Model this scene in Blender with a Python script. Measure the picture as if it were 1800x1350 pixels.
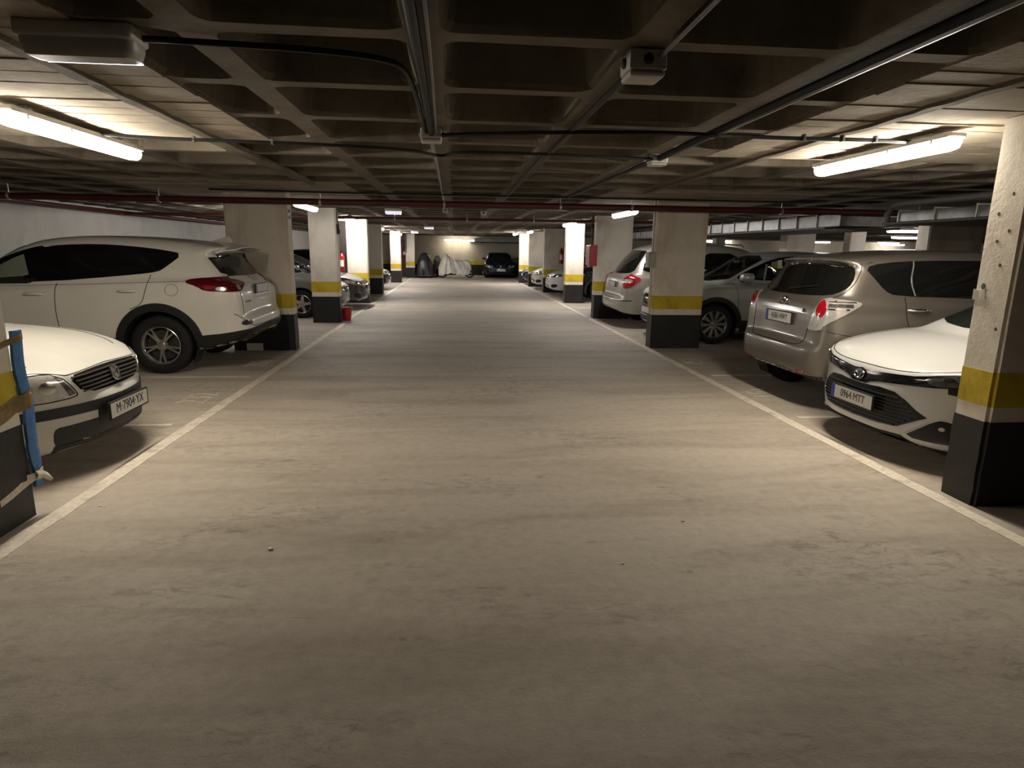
import bpy, bmesh, math, random
import numpy as np
from mathutils import Vector, Matrix
from mathutils.bvhtree import BVHTree

# ------------------------------------------------------------------ scene, camera, world, exposure
SC = bpy.context.scene
for _o in list(bpy.data.objects):
    bpy.data.objects.remove(_o, do_unlink=True)
COL = SC.collection
PI = math.pi

FPX, PITCH, YAW, ROLL, EYE = 1082.7, 0.21385, 0.093468, 0.0131, 1.55
def camera_axes():
    fw = Vector((math.sin(YAW) * math.cos(PITCH), math.cos(YAW) * math.cos(PITCH), -math.sin(PITCH)))
    rt = Vector((math.cos(YAW), -math.sin(YAW), 0))
    up = rt.cross(fw)
    c, s = math.cos(ROLL), math.sin(ROLL)
    return c * rt + s * up, -s * rt + c * up, fw
_r, _u, _f = camera_axes()
cd = bpy.data.cameras.new('camera')
cam = bpy.data.objects.new('camera', cd)
COL.objects.link(cam)
cam.matrix_world = Matrix(((_r.x, _u.x, -_f.x, 0), (_r.y, _u.y, -_f.y, 0), (_r.z, _u.z, -_f.z, EYE), (0, 0, 0, 1)))
cd.sensor_fit = 'HORIZONTAL'
cd.sensor_width = 36
cd.lens = FPX / 1800 * 36
cd.clip_end = 200
SC.camera = cam

w = bpy.data.worlds.new('world')
SC.world = w
w.use_nodes = True
w.node_tree.nodes['Background'].inputs[0].default_value = (1.0, 0.9, 0.78, 1)
w.node_tree.nodes['Background'].inputs[1].default_value = 0.004
SC.view_settings.view_transform = 'Standard'
SC.view_settings.look = 'None'
SC.view_settings.gamma = 1
SC.view_settings.use_curve_mapping = False
SC.view_settings.exposure = 1.12
TUBE = 22.0            # emission strength of the fluorescent diffusers
SC.cycles.max_bounces = 8
SC.cycles.diffuse_bounces = 4
SC.cycles.glossy_bounces = 4
SC.cycles.sample_clamp_indirect = 4.0
SC.cycles.use_denoising = True
random.seed(7)
np.random.seed(7)

# ------------------------------------------------------------------ materials
_M = {}
def _nt(name):
    m = bpy.data.materials.new(name)
    m.use_nodes = True
    nt = m.node_tree
    return m, nt, nt.nodes['Principled BSDF']
def _noise(nt, scale, detail=4, rough=.55, vec=None, dist=0.0):
    n = nt.nodes.new('ShaderNodeTexNoise')
    n.inputs['Scale'].default_value = scale
    n.inputs['Detail'].default_value = detail
    n.inputs['Roughness'].default_value = rough
    n.inputs['Distortion'].default_value = dist
    if vec is not None:
        nt.links.new(vec, n.inputs['Vector'])
    return n
def _ramp(nt, fac, stops):
    r = nt.nodes.new('ShaderNodeValToRGB')
    e = r.color_ramp.elements
    while len(e) < len(stops):
        e.new(.5)
    for k, (p, c) in enumerate(stops):
        e[k].position = p
        e[k].color = (c[0], c[1], c[2], 1) if hasattr(c, '__len__') else (c, c, c, 1)
    nt.links.new(fac, r.inputs[0])
    return r
def _mix(nt, fac, a, b, mode='MIX'):
    m = nt.nodes.new('ShaderNodeMix')
    m.data_type = 'RGBA'
    m.blend_type = mode
    for s, v in ((0, fac), (6, a), (7, b)):
        if hasattr(v, 'is_output'):
            nt.links.new(v, m.inputs[s])
        elif s == 0:
            m.inputs[0].default_value = v
        else:
            m.inputs[s].default_value = (v[0], v[1], v[2], 1)
    return m.outputs[2]
def _coord(nt, scale=(1, 1, 1), kind='Object'):
    t = nt.nodes.new('ShaderNodeTexCoord')
    mp = nt.nodes.new('ShaderNodeMapping')
    mp.inputs['Scale'].default_value = scale
    nt.links.new(t.outputs[kind], mp.inputs[0])
    return mp.outputs[0]
def _bump(nt, b, h, strength, dist=.01):
    n = nt.nodes.new('ShaderNodeBump')
    n.inputs['Strength'].default_value = strength
    n.inputs['Distance'].default_value = dist
    nt.links.new(h, n.inputs['Height'])
    nt.links.new(n.outputs[0], b.inputs['Normal'])
def mat(name, col, rough=.5, metal=0., coat=0., spec=.5, var=.08, scale=9., bump=0., emit=0., ecol=None, trans=0., flake=False):
    if name in _M:
        return _M[name]
    m, nt, b = _nt(name)
    b.inputs['Roughness'].default_value = rough
    b.inputs['Metallic'].default_value = metal
    b.inputs['Coat Weight'].default_value = coat
    b.inputs['Coat Roughness'].default_value = .05
    b.inputs['Specular IOR Level'].default_value = spec
    b.inputs['Transmission Weight'].default_value = trans
    v = _coord(nt)
    n = _noise(nt, scale, 4, .6, v)
    lo = [max(0, c * (1 - var)) for c in col]
    hi = [min(1, c * (1 + var)) for c in col]
    r = _ramp(nt, n.outputs[0], [(.3, lo), (.7, hi)])
    nt.links.new(r.outputs[0], b.inputs['Base Color'])
    if bump:
        _bump(nt, b, _noise(nt, scale * 6, 3, .6, v).outputs[0], bump)
    if emit:
        b.inputs['Emission Color'].default_value = (*(ecol or col), 1)
        b.inputs['Emission Strength'].default_value = emit
    _M[name] = m
    return m

# ------------------------------------------------------------------ object helpers
def link(name, me, parent=None, m=None, loc=None):
    o = bpy.data.objects.new(name, me)
    COL.objects.link(o)
    if parent is not None:
        o.parent = parent
    if loc is not None:
        o.location = loc
    if m is not None and me is not None:
        me.materials.append(m)
    return o
def thing(name, label, cat, loc=(0, 0, 0), rz=0., group=None, kind='thing'):
    o = link(name, None, None, None, loc)
    o.rotation_euler = (0, 0, rz)
    o.empty_display_size = .2
    return tag(o, label, cat, group, kind)
def tag(o, label, cat, group=None, kind='thing'):
    o['label'] = label
    o['category'] = cat
    if group:
        o['group'] = group
    if kind:
        o['kind'] = kind
    return o
def struct(o):
    o['kind'] = 'structure'
    return o
def done(bm, name, m, parent=None, smooth=False, loc=None):
    bmesh.ops.recalc_face_normals(bm, faces=bm.faces)
    me = bpy.data.meshes.new(name)
    bm.to_mesh(me)
    bm.free()
    if smooth:
        me.polygons.foreach_set('use_smooth', [True] * len(me.polygons))
        sharp_edges(me, smooth if smooth is not True else 40)
    return link(name, me, parent, m, loc)
def sharp_edges(me, deg):
    bm = bmesh.new()
    bm.from_mesh(me)
    lim = math.radians(deg)
    for e in bm.edges:
        e.smooth = not (len(e.link_faces) == 2 and e.calc_face_angle(0) > lim)
    bm.to_mesh(me)
    bm.free()
def box(bm, c, s, bev=0., rz=0., seg=1):
    r = bmesh.ops.create_cube(bm, size=1)
    vs = r['verts']
    for v in vs:
        v.co = Vector((v.co.x * s[0], v.co.y * s[1], v.co.z * s[2]))
    if bev:
        es = list({e for v in vs for e in v.link_edges})
        rb = bmesh.ops.bevel(bm, geom=es, offset=bev, segments=seg, affect='EDGES', profile=.5)
        vs = list({v for v in rb['verts']} | {v for v in vs if v.is_valid})
    if rz:
        bmesh.ops.rotate(bm, verts=vs, cent=(0, 0, 0), matrix=Matrix.Rotation(rz, 3, 'Z'))
    bmesh.ops.translate(bm, verts=vs, vec=c)
    return vs
def box_obj(name, c, s, m, parent=None, bev=0., seg=1, rz=0.):
    bm = bmesh.new()
    box(bm, (0, 0, 0) if parent is None else c, s, bev, rz, seg)
    return done(bm, name, m, parent, loc=c if parent is None else None)
def tube(bm, pts, r, n=8, cap=True):
    pts = [Vector(p) for p in pts]
    rings = []
    up = None
    for i, p in enumerate(pts):
        a = pts[max(i - 1, 0)]
        b = pts[min(i + 1, len(pts) - 1)]
        d = (b - a).normalized()
        if up is None:
            up = Vector((0, 0, 1)) if abs(d.z) < .9 else Vector((1, 0, 0))
        s = d.cross(up).normalized()
        up = s.cross(d).normalized()
        rr = r[i] if hasattr(r, '__len__') else r
        rings.append([bm.verts.new(p + rr * (math.cos(2 * PI * k / n) * s + math.sin(2 * PI * k / n) * up)) for k in range(n)])
    for A, B in zip(rings, rings[1:]):
        for k in range(n):
            bm.faces.new((A[k], A[(k + 1) % n], B[(k + 1) % n], B[k]))
    if cap:
        bm.faces.new(rings[0][::-1])
        bm.faces.new(rings[-1])
def lathe(bm, prof, axis='Y', n=32, c=(0, 0, 0), closed=False):
    rings = []
    for (r, h) in prof:
        ring = []
        for k in range(n):
            a = 2 * PI * k / n
            p = {'Y': (r * math.cos(a), h, r * math.sin(a)), 'Z': (r * math.cos(a), r * math.sin(a), h), 'X': (h, r * math.cos(a), r * math.sin(a))}[axis]
            ring.append(bm.verts.new((p[0] + c[0], p[1] + c[1], p[2] + c[2])))
        rings.append(ring)
    pairs = list(zip(rings, rings[1:]))
    if closed:
        pairs.append((rings[-1], rings[0]))
    for A, B in pairs:
        for k in range(n):
            bm.faces.new((A[k], A[(k + 1) % n], B[(k + 1) % n], B[k]))
    if not closed:
        for ring, rv in ((rings[0], prof[0][0]), (rings[-1], prof[-1][0])):
            if rv > 1e-4:
                bm.faces.new(ring)
def letters(body, name, size, m, parent, loc, rot, extrude=.002, align='CENTER', sx=1.0):
    cu = bpy.data.curves.new(name, 'FONT')
    cu.body = body
    cu.size = size
    cu.extrude = extrude
    cu.align_x = align
    cu.align_y = 'CENTER'
    cu.materials.append(m)
    tmp = bpy.data.objects.new(name, cu)
    COL.objects.link(tmp)
    me = bpy.data.meshes.new_from_object(tmp.evaluated_get(bpy.context.evaluated_depsgraph_get()))
    bpy.data.objects.remove(tmp)
    bpy.data.curves.remove(cu)
    me.name = name
    o = bpy.data.objects.new(name, me)
    COL.objects.link(o)
    o.parent = parent
    o.location = loc
    o.rotation_euler = rot
    o.scale = (sx, 1, 1)
    return o
# ------------------------------------------------------------------ setting: floor, ceiling, walls
ZC = 2.36
def floor_material():
    m, nt, b = _nt('worn_floor')
    v = _coord(nt)
    vs = _coord(nt, (.45, 2.6, 1))
    big = _noise(nt, .35, 3, .5, v)
    mid = _noise(nt, 1.0, 6, .6, vs, .6)
    fine = _noise(nt, 14, 6, .65, v)
    grit = _noise(nt, 160, 2, .6, v)
    base = _ramp(nt, big.outputs[0], [(.3, (.375, .325, .265)), (.7, (.455, .405, .335))]).outputs[0]
    st = _ramp(nt, mid.outputs[0], [(.34, (.74, .72, .70)), (.54, (1, 1, 1)), (.8, (1.08, 1.07, 1.06))]).outputs[0]
    c = _mix(nt, .75, base, st, 'MULTIPLY')
    fr = _ramp(nt, fine.outputs[0], [(.3, .78), (.6, 1.05)]).outputs[0]
    c = _mix(nt, .6, c, fr, 'MULTIPLY')
    # cracked scabs: thin dark stretches
    cr = _noise(nt, 2.2, 8, .72, _coord(nt, (.8, 2.2, 1)), 1.4)
    ck = _ramp(nt, cr.outputs[0], [(.33, .45), (.37, 1.0)]).outputs[0]
    c = _mix(nt, .55, c, ck, 'MULTIPLY')
    pt = _noise(nt, .9, 5, .6, _coord(nt, (.7, 1.3, 1)), .5)
    pm = _ramp(nt, pt.outputs[0], [(.50, 0.), (.62, 1.)]).outputs[0]
    sc = _noise(nt, 11, 8, .78, _coord(nt, (.7, 1.6, 1)), .9)
    sk = _ramp(nt, sc.outputs[0], [(.40, .55), (.50, 1.), (.62, 1.06)]).outputs[0]
    dm = _mix(nt, pm, (1, 1, 1), sk)
    c = _mix(nt, .8, c, dm, 'MULTIPLY')
    spots = nt.nodes.new('ShaderNodeTexVoronoi')
    spots.inputs['Scale'].default_value = 2.3
    nt.links.new(_coord(nt), spots.inputs['Vector'])
    sp = _ramp(nt, spots.outputs['Distance'], [(.025, .6), (.05, 1.)]).outputs[0]
    c = _mix(nt, .7, c, sp, 'MULTIPLY')
    nt.links.new(c, b.inputs['Base Color'])
    rg = _ramp(nt, mid.outputs[0], [(.3, .74), (.7, .62)]).outputs[0]
    nt.links.new(rg, b.inputs['Roughness'])
    b.inputs['Specular IOR Level'].default_value = .5
    ad = nt.nodes.new('ShaderNodeMath')
    ad.operation = 'ADD'
    nt.links.new(sc.outputs[0], ad.inputs[0])
    nt.links.new(fine.outputs[0], ad.inputs[1])
    ad2 = nt.nodes.new('ShaderNodeMath')
    ad2.operation = 'MULTIPLY_ADD'
    ad2.inputs[1].default_value = .25
    nt.links.new(grit.outputs[0], ad2.inputs[0])
    nt.links.new(ad.outputs[0], ad2.inputs[2])
    _bump(nt, b, ad2.outputs[0], .45, .012)
    return m
def worn_paint(name, col, floorcol, thr):
    m, nt, b = _nt(name)
    v = _coord(nt, (1, 1, 1), 'Object')
    n = _noise(nt, 7, 8, .7, v)
    f = _ramp(nt, n.outputs[0], [(thr - .06, 0.), (thr + .10, 1.)]).outputs[0]
    n2 = _noise(nt, 30, 4, .6, v)
    pc = _ramp(nt, n2.outputs[0], [(.3, [x * .75 for x in col]), (.7, col)]).outputs[0]
    nt.links.new(_mix(nt, f, floorcol, pc), b.inputs['Base Color'])
    b.inputs['Roughness'].default_value = .6
    _bump(nt, b, n2.outputs[0], .3, .004)
    return m
def concrete(name, lo, hi, rough=.85, stain=(.6, .55, .5), bump=.35, scale=2.2):
    m, nt, b = _nt(name)
    v = _coord(nt)
    n = _noise(nt, scale, 6, .62, v)
    c = _ramp(nt, n.outputs[0], [(.3, lo), (.7, hi)]).outputs[0]
    d = _noise(nt, scale * .55, 7, .7, _coord(nt, (1, 1, .5)), .8)
    sf = _ramp(nt, d.outputs[0], [(.36, stain), (.48, (1, 1, 1))]).outputs[0]
    c = _mix(nt, .6, c, sf, 'MULTIPLY')
    nt.links.new(c, b.inputs['Base Color'])
    b.inputs['Roughness'].default_value = rough
    b.inputs['Specular IOR Level'].default_value = .25
    _bump(nt, b, _noise(nt, 22, 6, .7, v).outputs[0], bump, .012)
    return m
M_FLOOR = floor_material()
M_LINE = worn_paint('worn_cream_line_paint', (.72, .65, .54), (.40, .35, .29), .40)
M_NUM = worn_paint('worn_number_paint', (.68, .62, .53), (.37, .325, .265), .46)
M_CEIL = concrete('board_marked_concrete', (.115, .097, .074), (.185, .16, .126), .9, (.55, .5, .45), .5)
M_BOARD = concrete('board_imprint_concrete', (.26, .225, .175), (.37, .32, .26), .9, (.6, .55, .5), .6, 3.)
M_WALL = concrete('grey_painted_wall', (.40, .385, .35), (.47, .455, .42), .7, (.82, .8, .78), .15)
M_WALLB = concrete('cream_block_wall', (.42, .38, .30), (.50, .455, .37), .75, (.8, .78, .72), .2)

bm = bmesh.new()
nx, ny = 2, 2
vs = [bm.verts.new(p) for p in ((-7.9, -6, 0), (34, -6, 0), (34, 40.0, 0), (-7.9, 40.0, 0))]
bm.faces.new(vs)
FLOOR = struct(done(bm, 'floor', M_FLOOR))
def flat(name, pts, z=.003, m=None, parent=None, th=.003):
    bm = bmesh.new()
    a = [bm.verts.new((p[0], p[1], z)) for p in pts]
    f = bm.faces.new(a)
    r = bmesh.ops.extrude_face_region(bm, geom=[f])
    bmesh.ops.translate(bm, verts=[g for g in r['geom'] if isinstance(g, bmesh.types.BMVert)], vec=(0, 0, -th))
    return done(bm, name, m, parent)
def painted_line(x0, y0, x1, y1, wd):
    d = Vector((x1 - x0, y1 - y0)).normalized()
    nrm = Vector((-d.y, d.x)) * wd / 2
    n = max(2, int(math.hypot(x1 - x0, y1 - y0) / .25))
    top, bot = [], []
    for i in range(n + 1):
        t = i / n
        p = Vector((x0 + (x1 - x0) * t, y0 + (y1 - y0) * t))
        top.append(p + nrm * (1 + random.uniform(-.13, .13)))
        bot.append(p - nrm * (1 + random.uniform(-.13, .13)))
    o = flat('marking_line', [(p.x, p.y) for p in top + bot[::-1]], .0035, M_LINE, FLOOR)
    return o
for (x, ys) in ((-2.325, (-3.0, 13.2)), (3.135, (-3.0, 14.2))):
    painted_line(x, ys[0], x, ys[1], .105)
painted_line(-2.36, 13.9, -2.36, 34.5, .10)
painted_line(3.16, 14.6, 3.16, 34.0, .10)
for y in (5.5, 7.63, 12.1, 16.0, 18.6, 20.6, 24.5, 26.8):
    painted_line(-2.5, y, -7.4, y, .07)
for y in (5.49, 7.54, 12.15, 16.7, 21.0, 25.6):
    painted_line(3.3, y, 7.8, y, .07)
def bay_number(txt, x, y, rz, size=.42):
    o = letters(txt, 'bay_number', size, M_NUM, FLOOR, (x, y, .002), (0, 0, rz), .002, sx=.8)
    return o
bay_number('232', -2.66, 6.52, PI / 2)
bay_number('233', -2.66, 8.55, PI / 2)
bay_number('151', 3.42, 6.55, -PI / 2)
bay_number('150', 3.42, 8.58, -PI / 2)
bay_number('149', 3.42, 11.0, -PI / 2)

# ---- waffle slab ceiling
def solid_heads():
    H = []
    for (x, y) in ((-2.9, 3.6), (-2.9, 10.0), (-2.9, 18.3), (-2.9, 26.0), (-2.9, 35), (3.65, 3.7), (3.65, 9.95), (3.65, 18.8), (3.65, 27.5), (3.65, 35),
                   (8.6, 5.0), (8.6, 10.5), (8.6, 15.6), (8.6, 22), (14, 10), (14, 20), (14, 30), (20, 16), (20, 28)):
        wx, wy = 1.50, 1.72
        H.append((x - wx, x + wx, y - wy, y + wy))
    return H
HEADS = solid_heads()
def build_ceiling():
    px, py = .885, .822
    X0, Y0 = -.115 - 9 * px, 2.65 - 11 * py
    NX, NY = 48, 57
    bm = bmesh.new()
    wx, wy, dep = .135, .10, .26
    nseg = 3
    rnd = random.Random(3)
    vcache = {}
    def gv(x, y):
        k = (round(x, 3), round(y, 3))
        if k not in vcache:
            vcache[k] = bm.verts.new((x, y, ZC))
        return vcache[k]
    for i in range(NX):
        for j in range(NY):
            xa, xb, ya, yb = X0 + i * px, X0 + (i + 1) * px, Y0 + j * py, Y0 + (j + 1) * py
            hx0, hx1, hy0, hy1 = xa + wx / 2, xb - wx / 2, ya + wy / 2, yb - wy / 2
            for (a, b, c, d) in HEADS:
                if hx1 > a and hx0 < b and hy1 > c and hy0 < d:
                    cut = [(a - hx0, 'x1', a), (hx1 - b, 'x0', b), (c - hy0, 'y1', c), (hy1 - d, 'y0', d)]
                    best = max(cut)
                    if best[0] < .28:
                        hx0 = hx1
                        break
                    if best[1] == 'x1': hx1 = best[2]
                    if best[1] == 'x0': hx0 = best[2]
                    if best[1] == 'y1': hy1 = best[2]
                    if best[1] == 'y0': hy0 = best[2]
            C = [gv(xa, ya), gv(xb, ya), gv(xb, yb), gv(xa, yb)]
            if hx1 - hx0 < .2 or hy1 - hy0 < .2:
                bm.faces.new(C)
                continue
            rc = .075
            def loop(ins, z, jit):
                out = []
                for q, (cx, cy, a0) in enumerate(((hx0 + ins + rc, hy0 + ins + rc, PI), (hx1 - ins - rc, hy0 + ins + rc, 1.5 * PI), (hx1 - ins - rc, hy1 - ins - rc, 0), (hx0 + ins + rc, hy1 - ins - rc, .5 * PI))):
                    for s in range(nseg + 1):
                        a = a0 + s * .5 * PI / nseg
                        out.append(bm.verts.new((cx + rc * math.cos(a) + rnd.uniform(-jit, jit), cy + rc * math.sin(a) + rnd.uniform(-jit, jit), z)))
                return out
            L0 = loop(0, ZC, .007)
            L1 = loop(.012, ZC + .03, .004)
            L2 = loop(.055, ZC + dep, 0)
            m = nseg + 1
            for q in range(4):
                for s in range(nseg):
                    bm.faces.new((C[q], L0[q * m + s], L0[q * m + s + 1]))
                bm.faces.new((C[q], L0[q * m + nseg], L0[(q + 1) % 4 * m], C[(q + 1) % 4]))
            n = len(L0)
            for A, B in ((L0, L1), (L1, L2)):
                for s in range(n):
                    bm.faces.new((A[s], A[(s + 1) % n], B[(s + 1) % n], B[s]))
            bm.faces.new(L2)
    me = bpy.data.meshes.new('ceiling')
    bm.normal_update()
    bm.to_mesh(me)
    bm.free()
    return struct(link('ceiling', me, None, M_CEIL))
CEILING = build_ceiling()
# the imprint of the formwork boards on the two solid heads over the nearest pillars
def board_imprints(hx0, hx1, hy0, hy1):
    y = hy0
    while y < hy1 - .05:
        wd = min(random.uniform(.17, .24), hy1 - y)
        z = ZC - random.uniform(.002, .012)
        n = 10
        a, b = [], []
        for k in range(n + 1):
            x = hx0 + (hx1 - hx0) * k / n
            a.append((x, y + random.uniform(0, .012), z))
            b.append((x, y + wd - random.uniform(.002, .012), z - random.uniform(-.003, .003)))
        bm = bmesh.new()
        va = [bm.verts.new(p) for p in a]
        vb = [bm.verts.new(p) for p in b]
        for k in range(n):
            bm.faces.new((va[k], va[k + 1], vb[k + 1], vb[k]))
        r = bmesh.ops.extrude_face_region(bm, geom=bm.faces[:])
        bmesh.ops.translate(bm, verts=[g for g in r['geom'] if isinstance(g, bmesh.types.BMVert)], vec=(0, 0, .02))
        done(bm, 'board_imprint', M_BOARD, CEILING)
        y += wd
for hd in (HEADS[0], HEADS[1], HEADS[5], HEADS[6]):
    board_imprints(*hd)

def rib_edge(x, y0, y1, wd):
    """ragged ridge left between two formwork panels of a solid head"""
    n = int((y1 - y0) / .12)
    bm = bmesh.new()
    A, B, C, D = [], [], [], []
    for k in range(n + 1):
        y = y0 + (y1 - y0) * k / n
        a, b = wd / 2 + random.uniform(-.010, .010), wd / 2 + random.uniform(-.010, .010)
        z = ZC - .022 - random.uniform(0, .008)
        A.append(bm.verts.new((x - a - .012, y, ZC + .01)))
        B.append(bm.verts.new((x - a, y, z)))
        C.append(bm.verts.new((x + b, y, z - random.uniform(-.003, .003))))
        D.append(bm.verts.new((x + b + .012, y, ZC + .01)))
    for k in range(n):
        for P, Q in ((A, B), (B, C), (C, D)):
            bm.faces.new((P[k], P[k + 1], Q[k + 1], Q[k]))
    done(bm, 'rib_edge', M_CEIL, CEILING)
rib_edge(-1.80, 1.7, 8.4, .07)
rib_edge(2.62, 1.7, 8.6, .07)
def wall(name, c, s, m):
    o = box_obj(name, c, s, m)
    return struct(o)
WALL_L = wall('wall_left', (-7.82, 17, 1.31), (.25, 47, 2.62), M_WALL)
WALL_B = wall('wall_back', (13, 39.1, 1.31), (42, .25, 2.62), M_WALLB)
WALL_R = wall('wall_right', (34, 17, 1.31), (.25, 47, 2.62), M_WALL)
WALL_F = wall('wall_front', (13, -6, 1.31), (42, .25, 2.62), M_WALL)
ROOF = None
for y in (2.6, 8.4, 14.4, 21, 28):
    box_obj('pilaster', (7.82 - 7.82 + .0 - 7.62, y, 1.18), (.22, .3, 2.36), M_WALL, WALL_L, .01)

# ------------------------------------------------------------------ pillars
M_PIL = concrete('dirty_white_pillar_paint', (.64, .59, .505), (.76, .705, .62), .7, (.72, .66, .58), .35, 1.6)
M_YEL = concrete('worn_yellow_band_paint', (.50, .37, .025), (.60, .46, .035), .55, (.42, .36, .3), .3, 2.4)
M_BLK = concrete('black_base_paint', (.022, .022, .021), (.034, .033, .031), .45, (.8, .8, .8), .3)
M_SPOT = mat('chipped_concrete_spot', (.07, .06, .045), .9)
def pillar(x0, x1, y0, y1, label, top=ZC - .013):
    cx, cy = (x0 + x1) / 2, (y0 + y1) / 2
    sx, sy = x1 - x0, y1 - y0
    t = thing('pillar', label, 'pillar', (cx, cy, 0), 0, 'painted pillars along the driving lane')
    for nm, za, zb, g, m in (('black_base', 0, .55, .004, M_BLK), ('lower_shaft', .55, .645, 0, M_PIL), ('yellow_band', .645, .86, .003, M_YEL), ('shaft', .86, top, 0, M_PIL)):
        bm = bmesh.new()
        box(bm, (0, 0, (za + zb) / 2), (sx + 2 * g, sy + 2 * g, zb - za))
        es = [e for e in bm.edges if abs(e.verts[0].co.z - e.verts[1].co.z) > .01]
        bmesh.ops.bevel(bm, geom=es, offset=.022, segments=2, affect='EDGES')
        # rough corners
        zc = sorted({round(v.co.z, 4) for v in bm.verts})
        k = 5 if zb - za > .5 else 1
        for s in range(1, k):
            bmesh.ops.bisect_plane(bm, geom=bm.verts[:] + bm.edges[:] + bm.faces[:], plane_co=(0, 0, za + (zb - za) * s / k), plane_no=(0, 0, 1))
        for v in bm.verts:
            if za + .01 < v.co.z < zb - .01:
                v.co.x += random.uniform(-.003, .003)
                v.co.y += random.uniform(-.003, .003)
        done(bm, nm, m, t, 35)
    return t
P_L1 = pillar(-3.36, -2.455, 2.9, 3.62, 'pillar with a blue strap taped down its corner, at the edge of the photo')
P_L2 = pillar(-3.36, -2.455, 9.66, 9.92, 'wide pillar just behind the white estate-style SUV, a small sign near its top')
P_L3 = pillar(-2.98, -2.42, 13.30, 13.6, 'pillar with a red bucket at its foot and a dark switch box near its top')
P_L4 = pillar(-3.36, -2.47, 18.2, 18.5, 'brightly lit pillar with a dark board and extinguisher, behind the grey car nose')
P_L5 = pillar(-3.36, -2.50, 21.9, 22.3, 'shaded dark pillar between the grey car nose and the chrome-fronted dark car')
P_L6 = pillar(-2.98, -2.50, 29.6, 30.0, 'bright pillar just before the dark red door, next to the second extinguisher')
P_L7 = pillar(-2.66, -2.18, 34.7, 35.1, 'farthest pillar beside the dark covered motorcycle, a cable hanging on it')
P_R1 = pillar(3.255, 4.2, 3.37, 3.64, 'big near pillar in front of the white hatchback, a paper scrap taped to it')
P_R2 = pillar(3.20, 4.03, 9.8, 10.08, 'wide pillar with a small grey electric box, between silver minivan and taupe car')
P_R3 = pillar(3.25, 4.10, 14.3, 14.6, 'pillar carrying the red hose cabinet, behind the silver minivan')
P_R4 = pillar(3.32, 3.87, 18.6, 18.95, 'bright white pillar between the dark SUV and the white car with twin grille')
P_R5 = pillar(3.34, 4.25, 23.4, 23.7, 'shaded pillar with a red extinguisher on its face, behind the twin-grille car')
P_R6 = pillar(3.22, 4.1, 27.2, 27.5, 'shaded pillar directly behind the small white car nose')
P_R7 = pillar(3.10, 3.85, 30.1, 30.4, 'last bright pillar before the dark blue saloon at the end wall')
# second row of pillars beyond the parked cars
M_PIL2 = M_PIL
for (x0, x1, y0, y1, lb) in ((8.45, 9.2, 15.4, 15.8, 'wide pillar of the next bay over the taupe car roof, under the long duct'),
                             (9.25, 10.2, 11.6, 11.95, 'pillar of the next bay beside the stacked ceiling lamps, over the taupe car'),
                             (10.35, 10.75, 12.0, 12.3, 'narrow pillar of the next bay right beside the big near pillar'),
                             (13.3, 13.85, 20.2, 20.6, 'slim bright pillar of the next bay below the gap in the metal duct'),
                             (14.1, 14.6, 24.6, 25.0, 'bright pillar of the next bay lit by a small lamp, above the taupe car'),
                             (9.6, 9.95, 22.5, 22.9, 'pillar of the next bay over the light grey SUV roof')):
    pillar(x0, x1, y0, y1, lb)
# chipped spots and paper scrap on the near pillar
for (y, z, r) in ((3.47, 1.91, .008), (3.55, 1.80, .009), (3.46, 1.70, .007), (3.53, 1.64, .008), (3.48, 1.50, .008), (3.57, 1.37, .015), (3.43, 1.12, .008), (3.42, 2.02, .007)):
    bm = bmesh.new()
    lathe(bm, [(0.0005, .0012), (r, .001), (r * 1.1, -.004)], 'X', 9)
    for v in bm.verts:
        v.co.z *= random.uniform(1.0, 1.6)
        v.co.x = -v.co.x
    done(bm, 'chipped_spot', M_SPOT, P_R1, loc=(3.2535 - P_R1.location.x, y - P_R1.location.y, z))
def scrap(name, parent, pts, m, org):
    bm = bmesh.new()
    f = bm.faces.new([bm.verts.new(Vector(p) - Vector(org)) for p in pts])
    r = bmesh.ops.extrude_face_region(bm, geom=[f])
    bmesh.ops.translate(bm, verts=[g for g in r['geom'] if isinstance(g, bmesh.types.BMVert)], vec=(.004, 0, 0))
    return done(bm, name, m, parent)
M_PAPER = mat('curled_paper', (.62, .58, .51), .8)
_sc = scrap('paper_scrap', None, [(3.2505, 3.635, 1.285), (3.246, 3.63, 1.35), (3.2475, 3.59, 1.343), (3.244, 3.545, 1.355), (3.2485, 3.538, 1.295), (3.2505, 3.59, 1.282)], M_PAPER, (3.249, 3.59, 1.31))
_sc.location = (3.249, 3.59, 1.31)
tag(_sc, 'torn scrap of paper stuck on the big near pillar', 'paper')
# ------------------------------------------------------------------ car bodies: smooth signed-distance shells
def chaikin(P, n=2, closed=True):
    P = [np.array(p, float) for p in P]
    for _ in range(n):
        Q = []
        m = len(P)
        rng = range(m) if closed else range(m - 1)
        if not closed:
            Q.append(P[0])
        for i in rng:
            a, b = P[i], P[(i + 1) % m]
            Q += [.75 * a + .25 * b, .25 * a + .75 * b]
        if not closed:
            Q.append(P[-1])
        P = Q
    return np.array(P)
def sd_poly(P, V):
    d2 = np.full(len(P), 1e9)
    ins = np.zeros(len(P), bool)
    x, y = P[:, 0], P[:, 1]
    for i in range(len(V)):
        a, b = V[i], V[(i + 1) % len(V)]
        e = b - a
        wx, wy = x - a[0], y - a[1]
        t = np.clip((wx * e[0] + wy * e[1]) / (e @ e + 1e-12), 0, 1)
        dx, dy = wx - e[0] * t, wy - e[1] * t
        d2 = np.minimum(d2, dx * dx + dy * dy)
        c = (a[1] > y) != (b[1] > y)
        if e[1] != 0:
            ins ^= c & (x < e[0] * (y - a[1]) / e[1] + a[0])
    d = np.sqrt(d2)
    return np.where(ins, -d, d)
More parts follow.
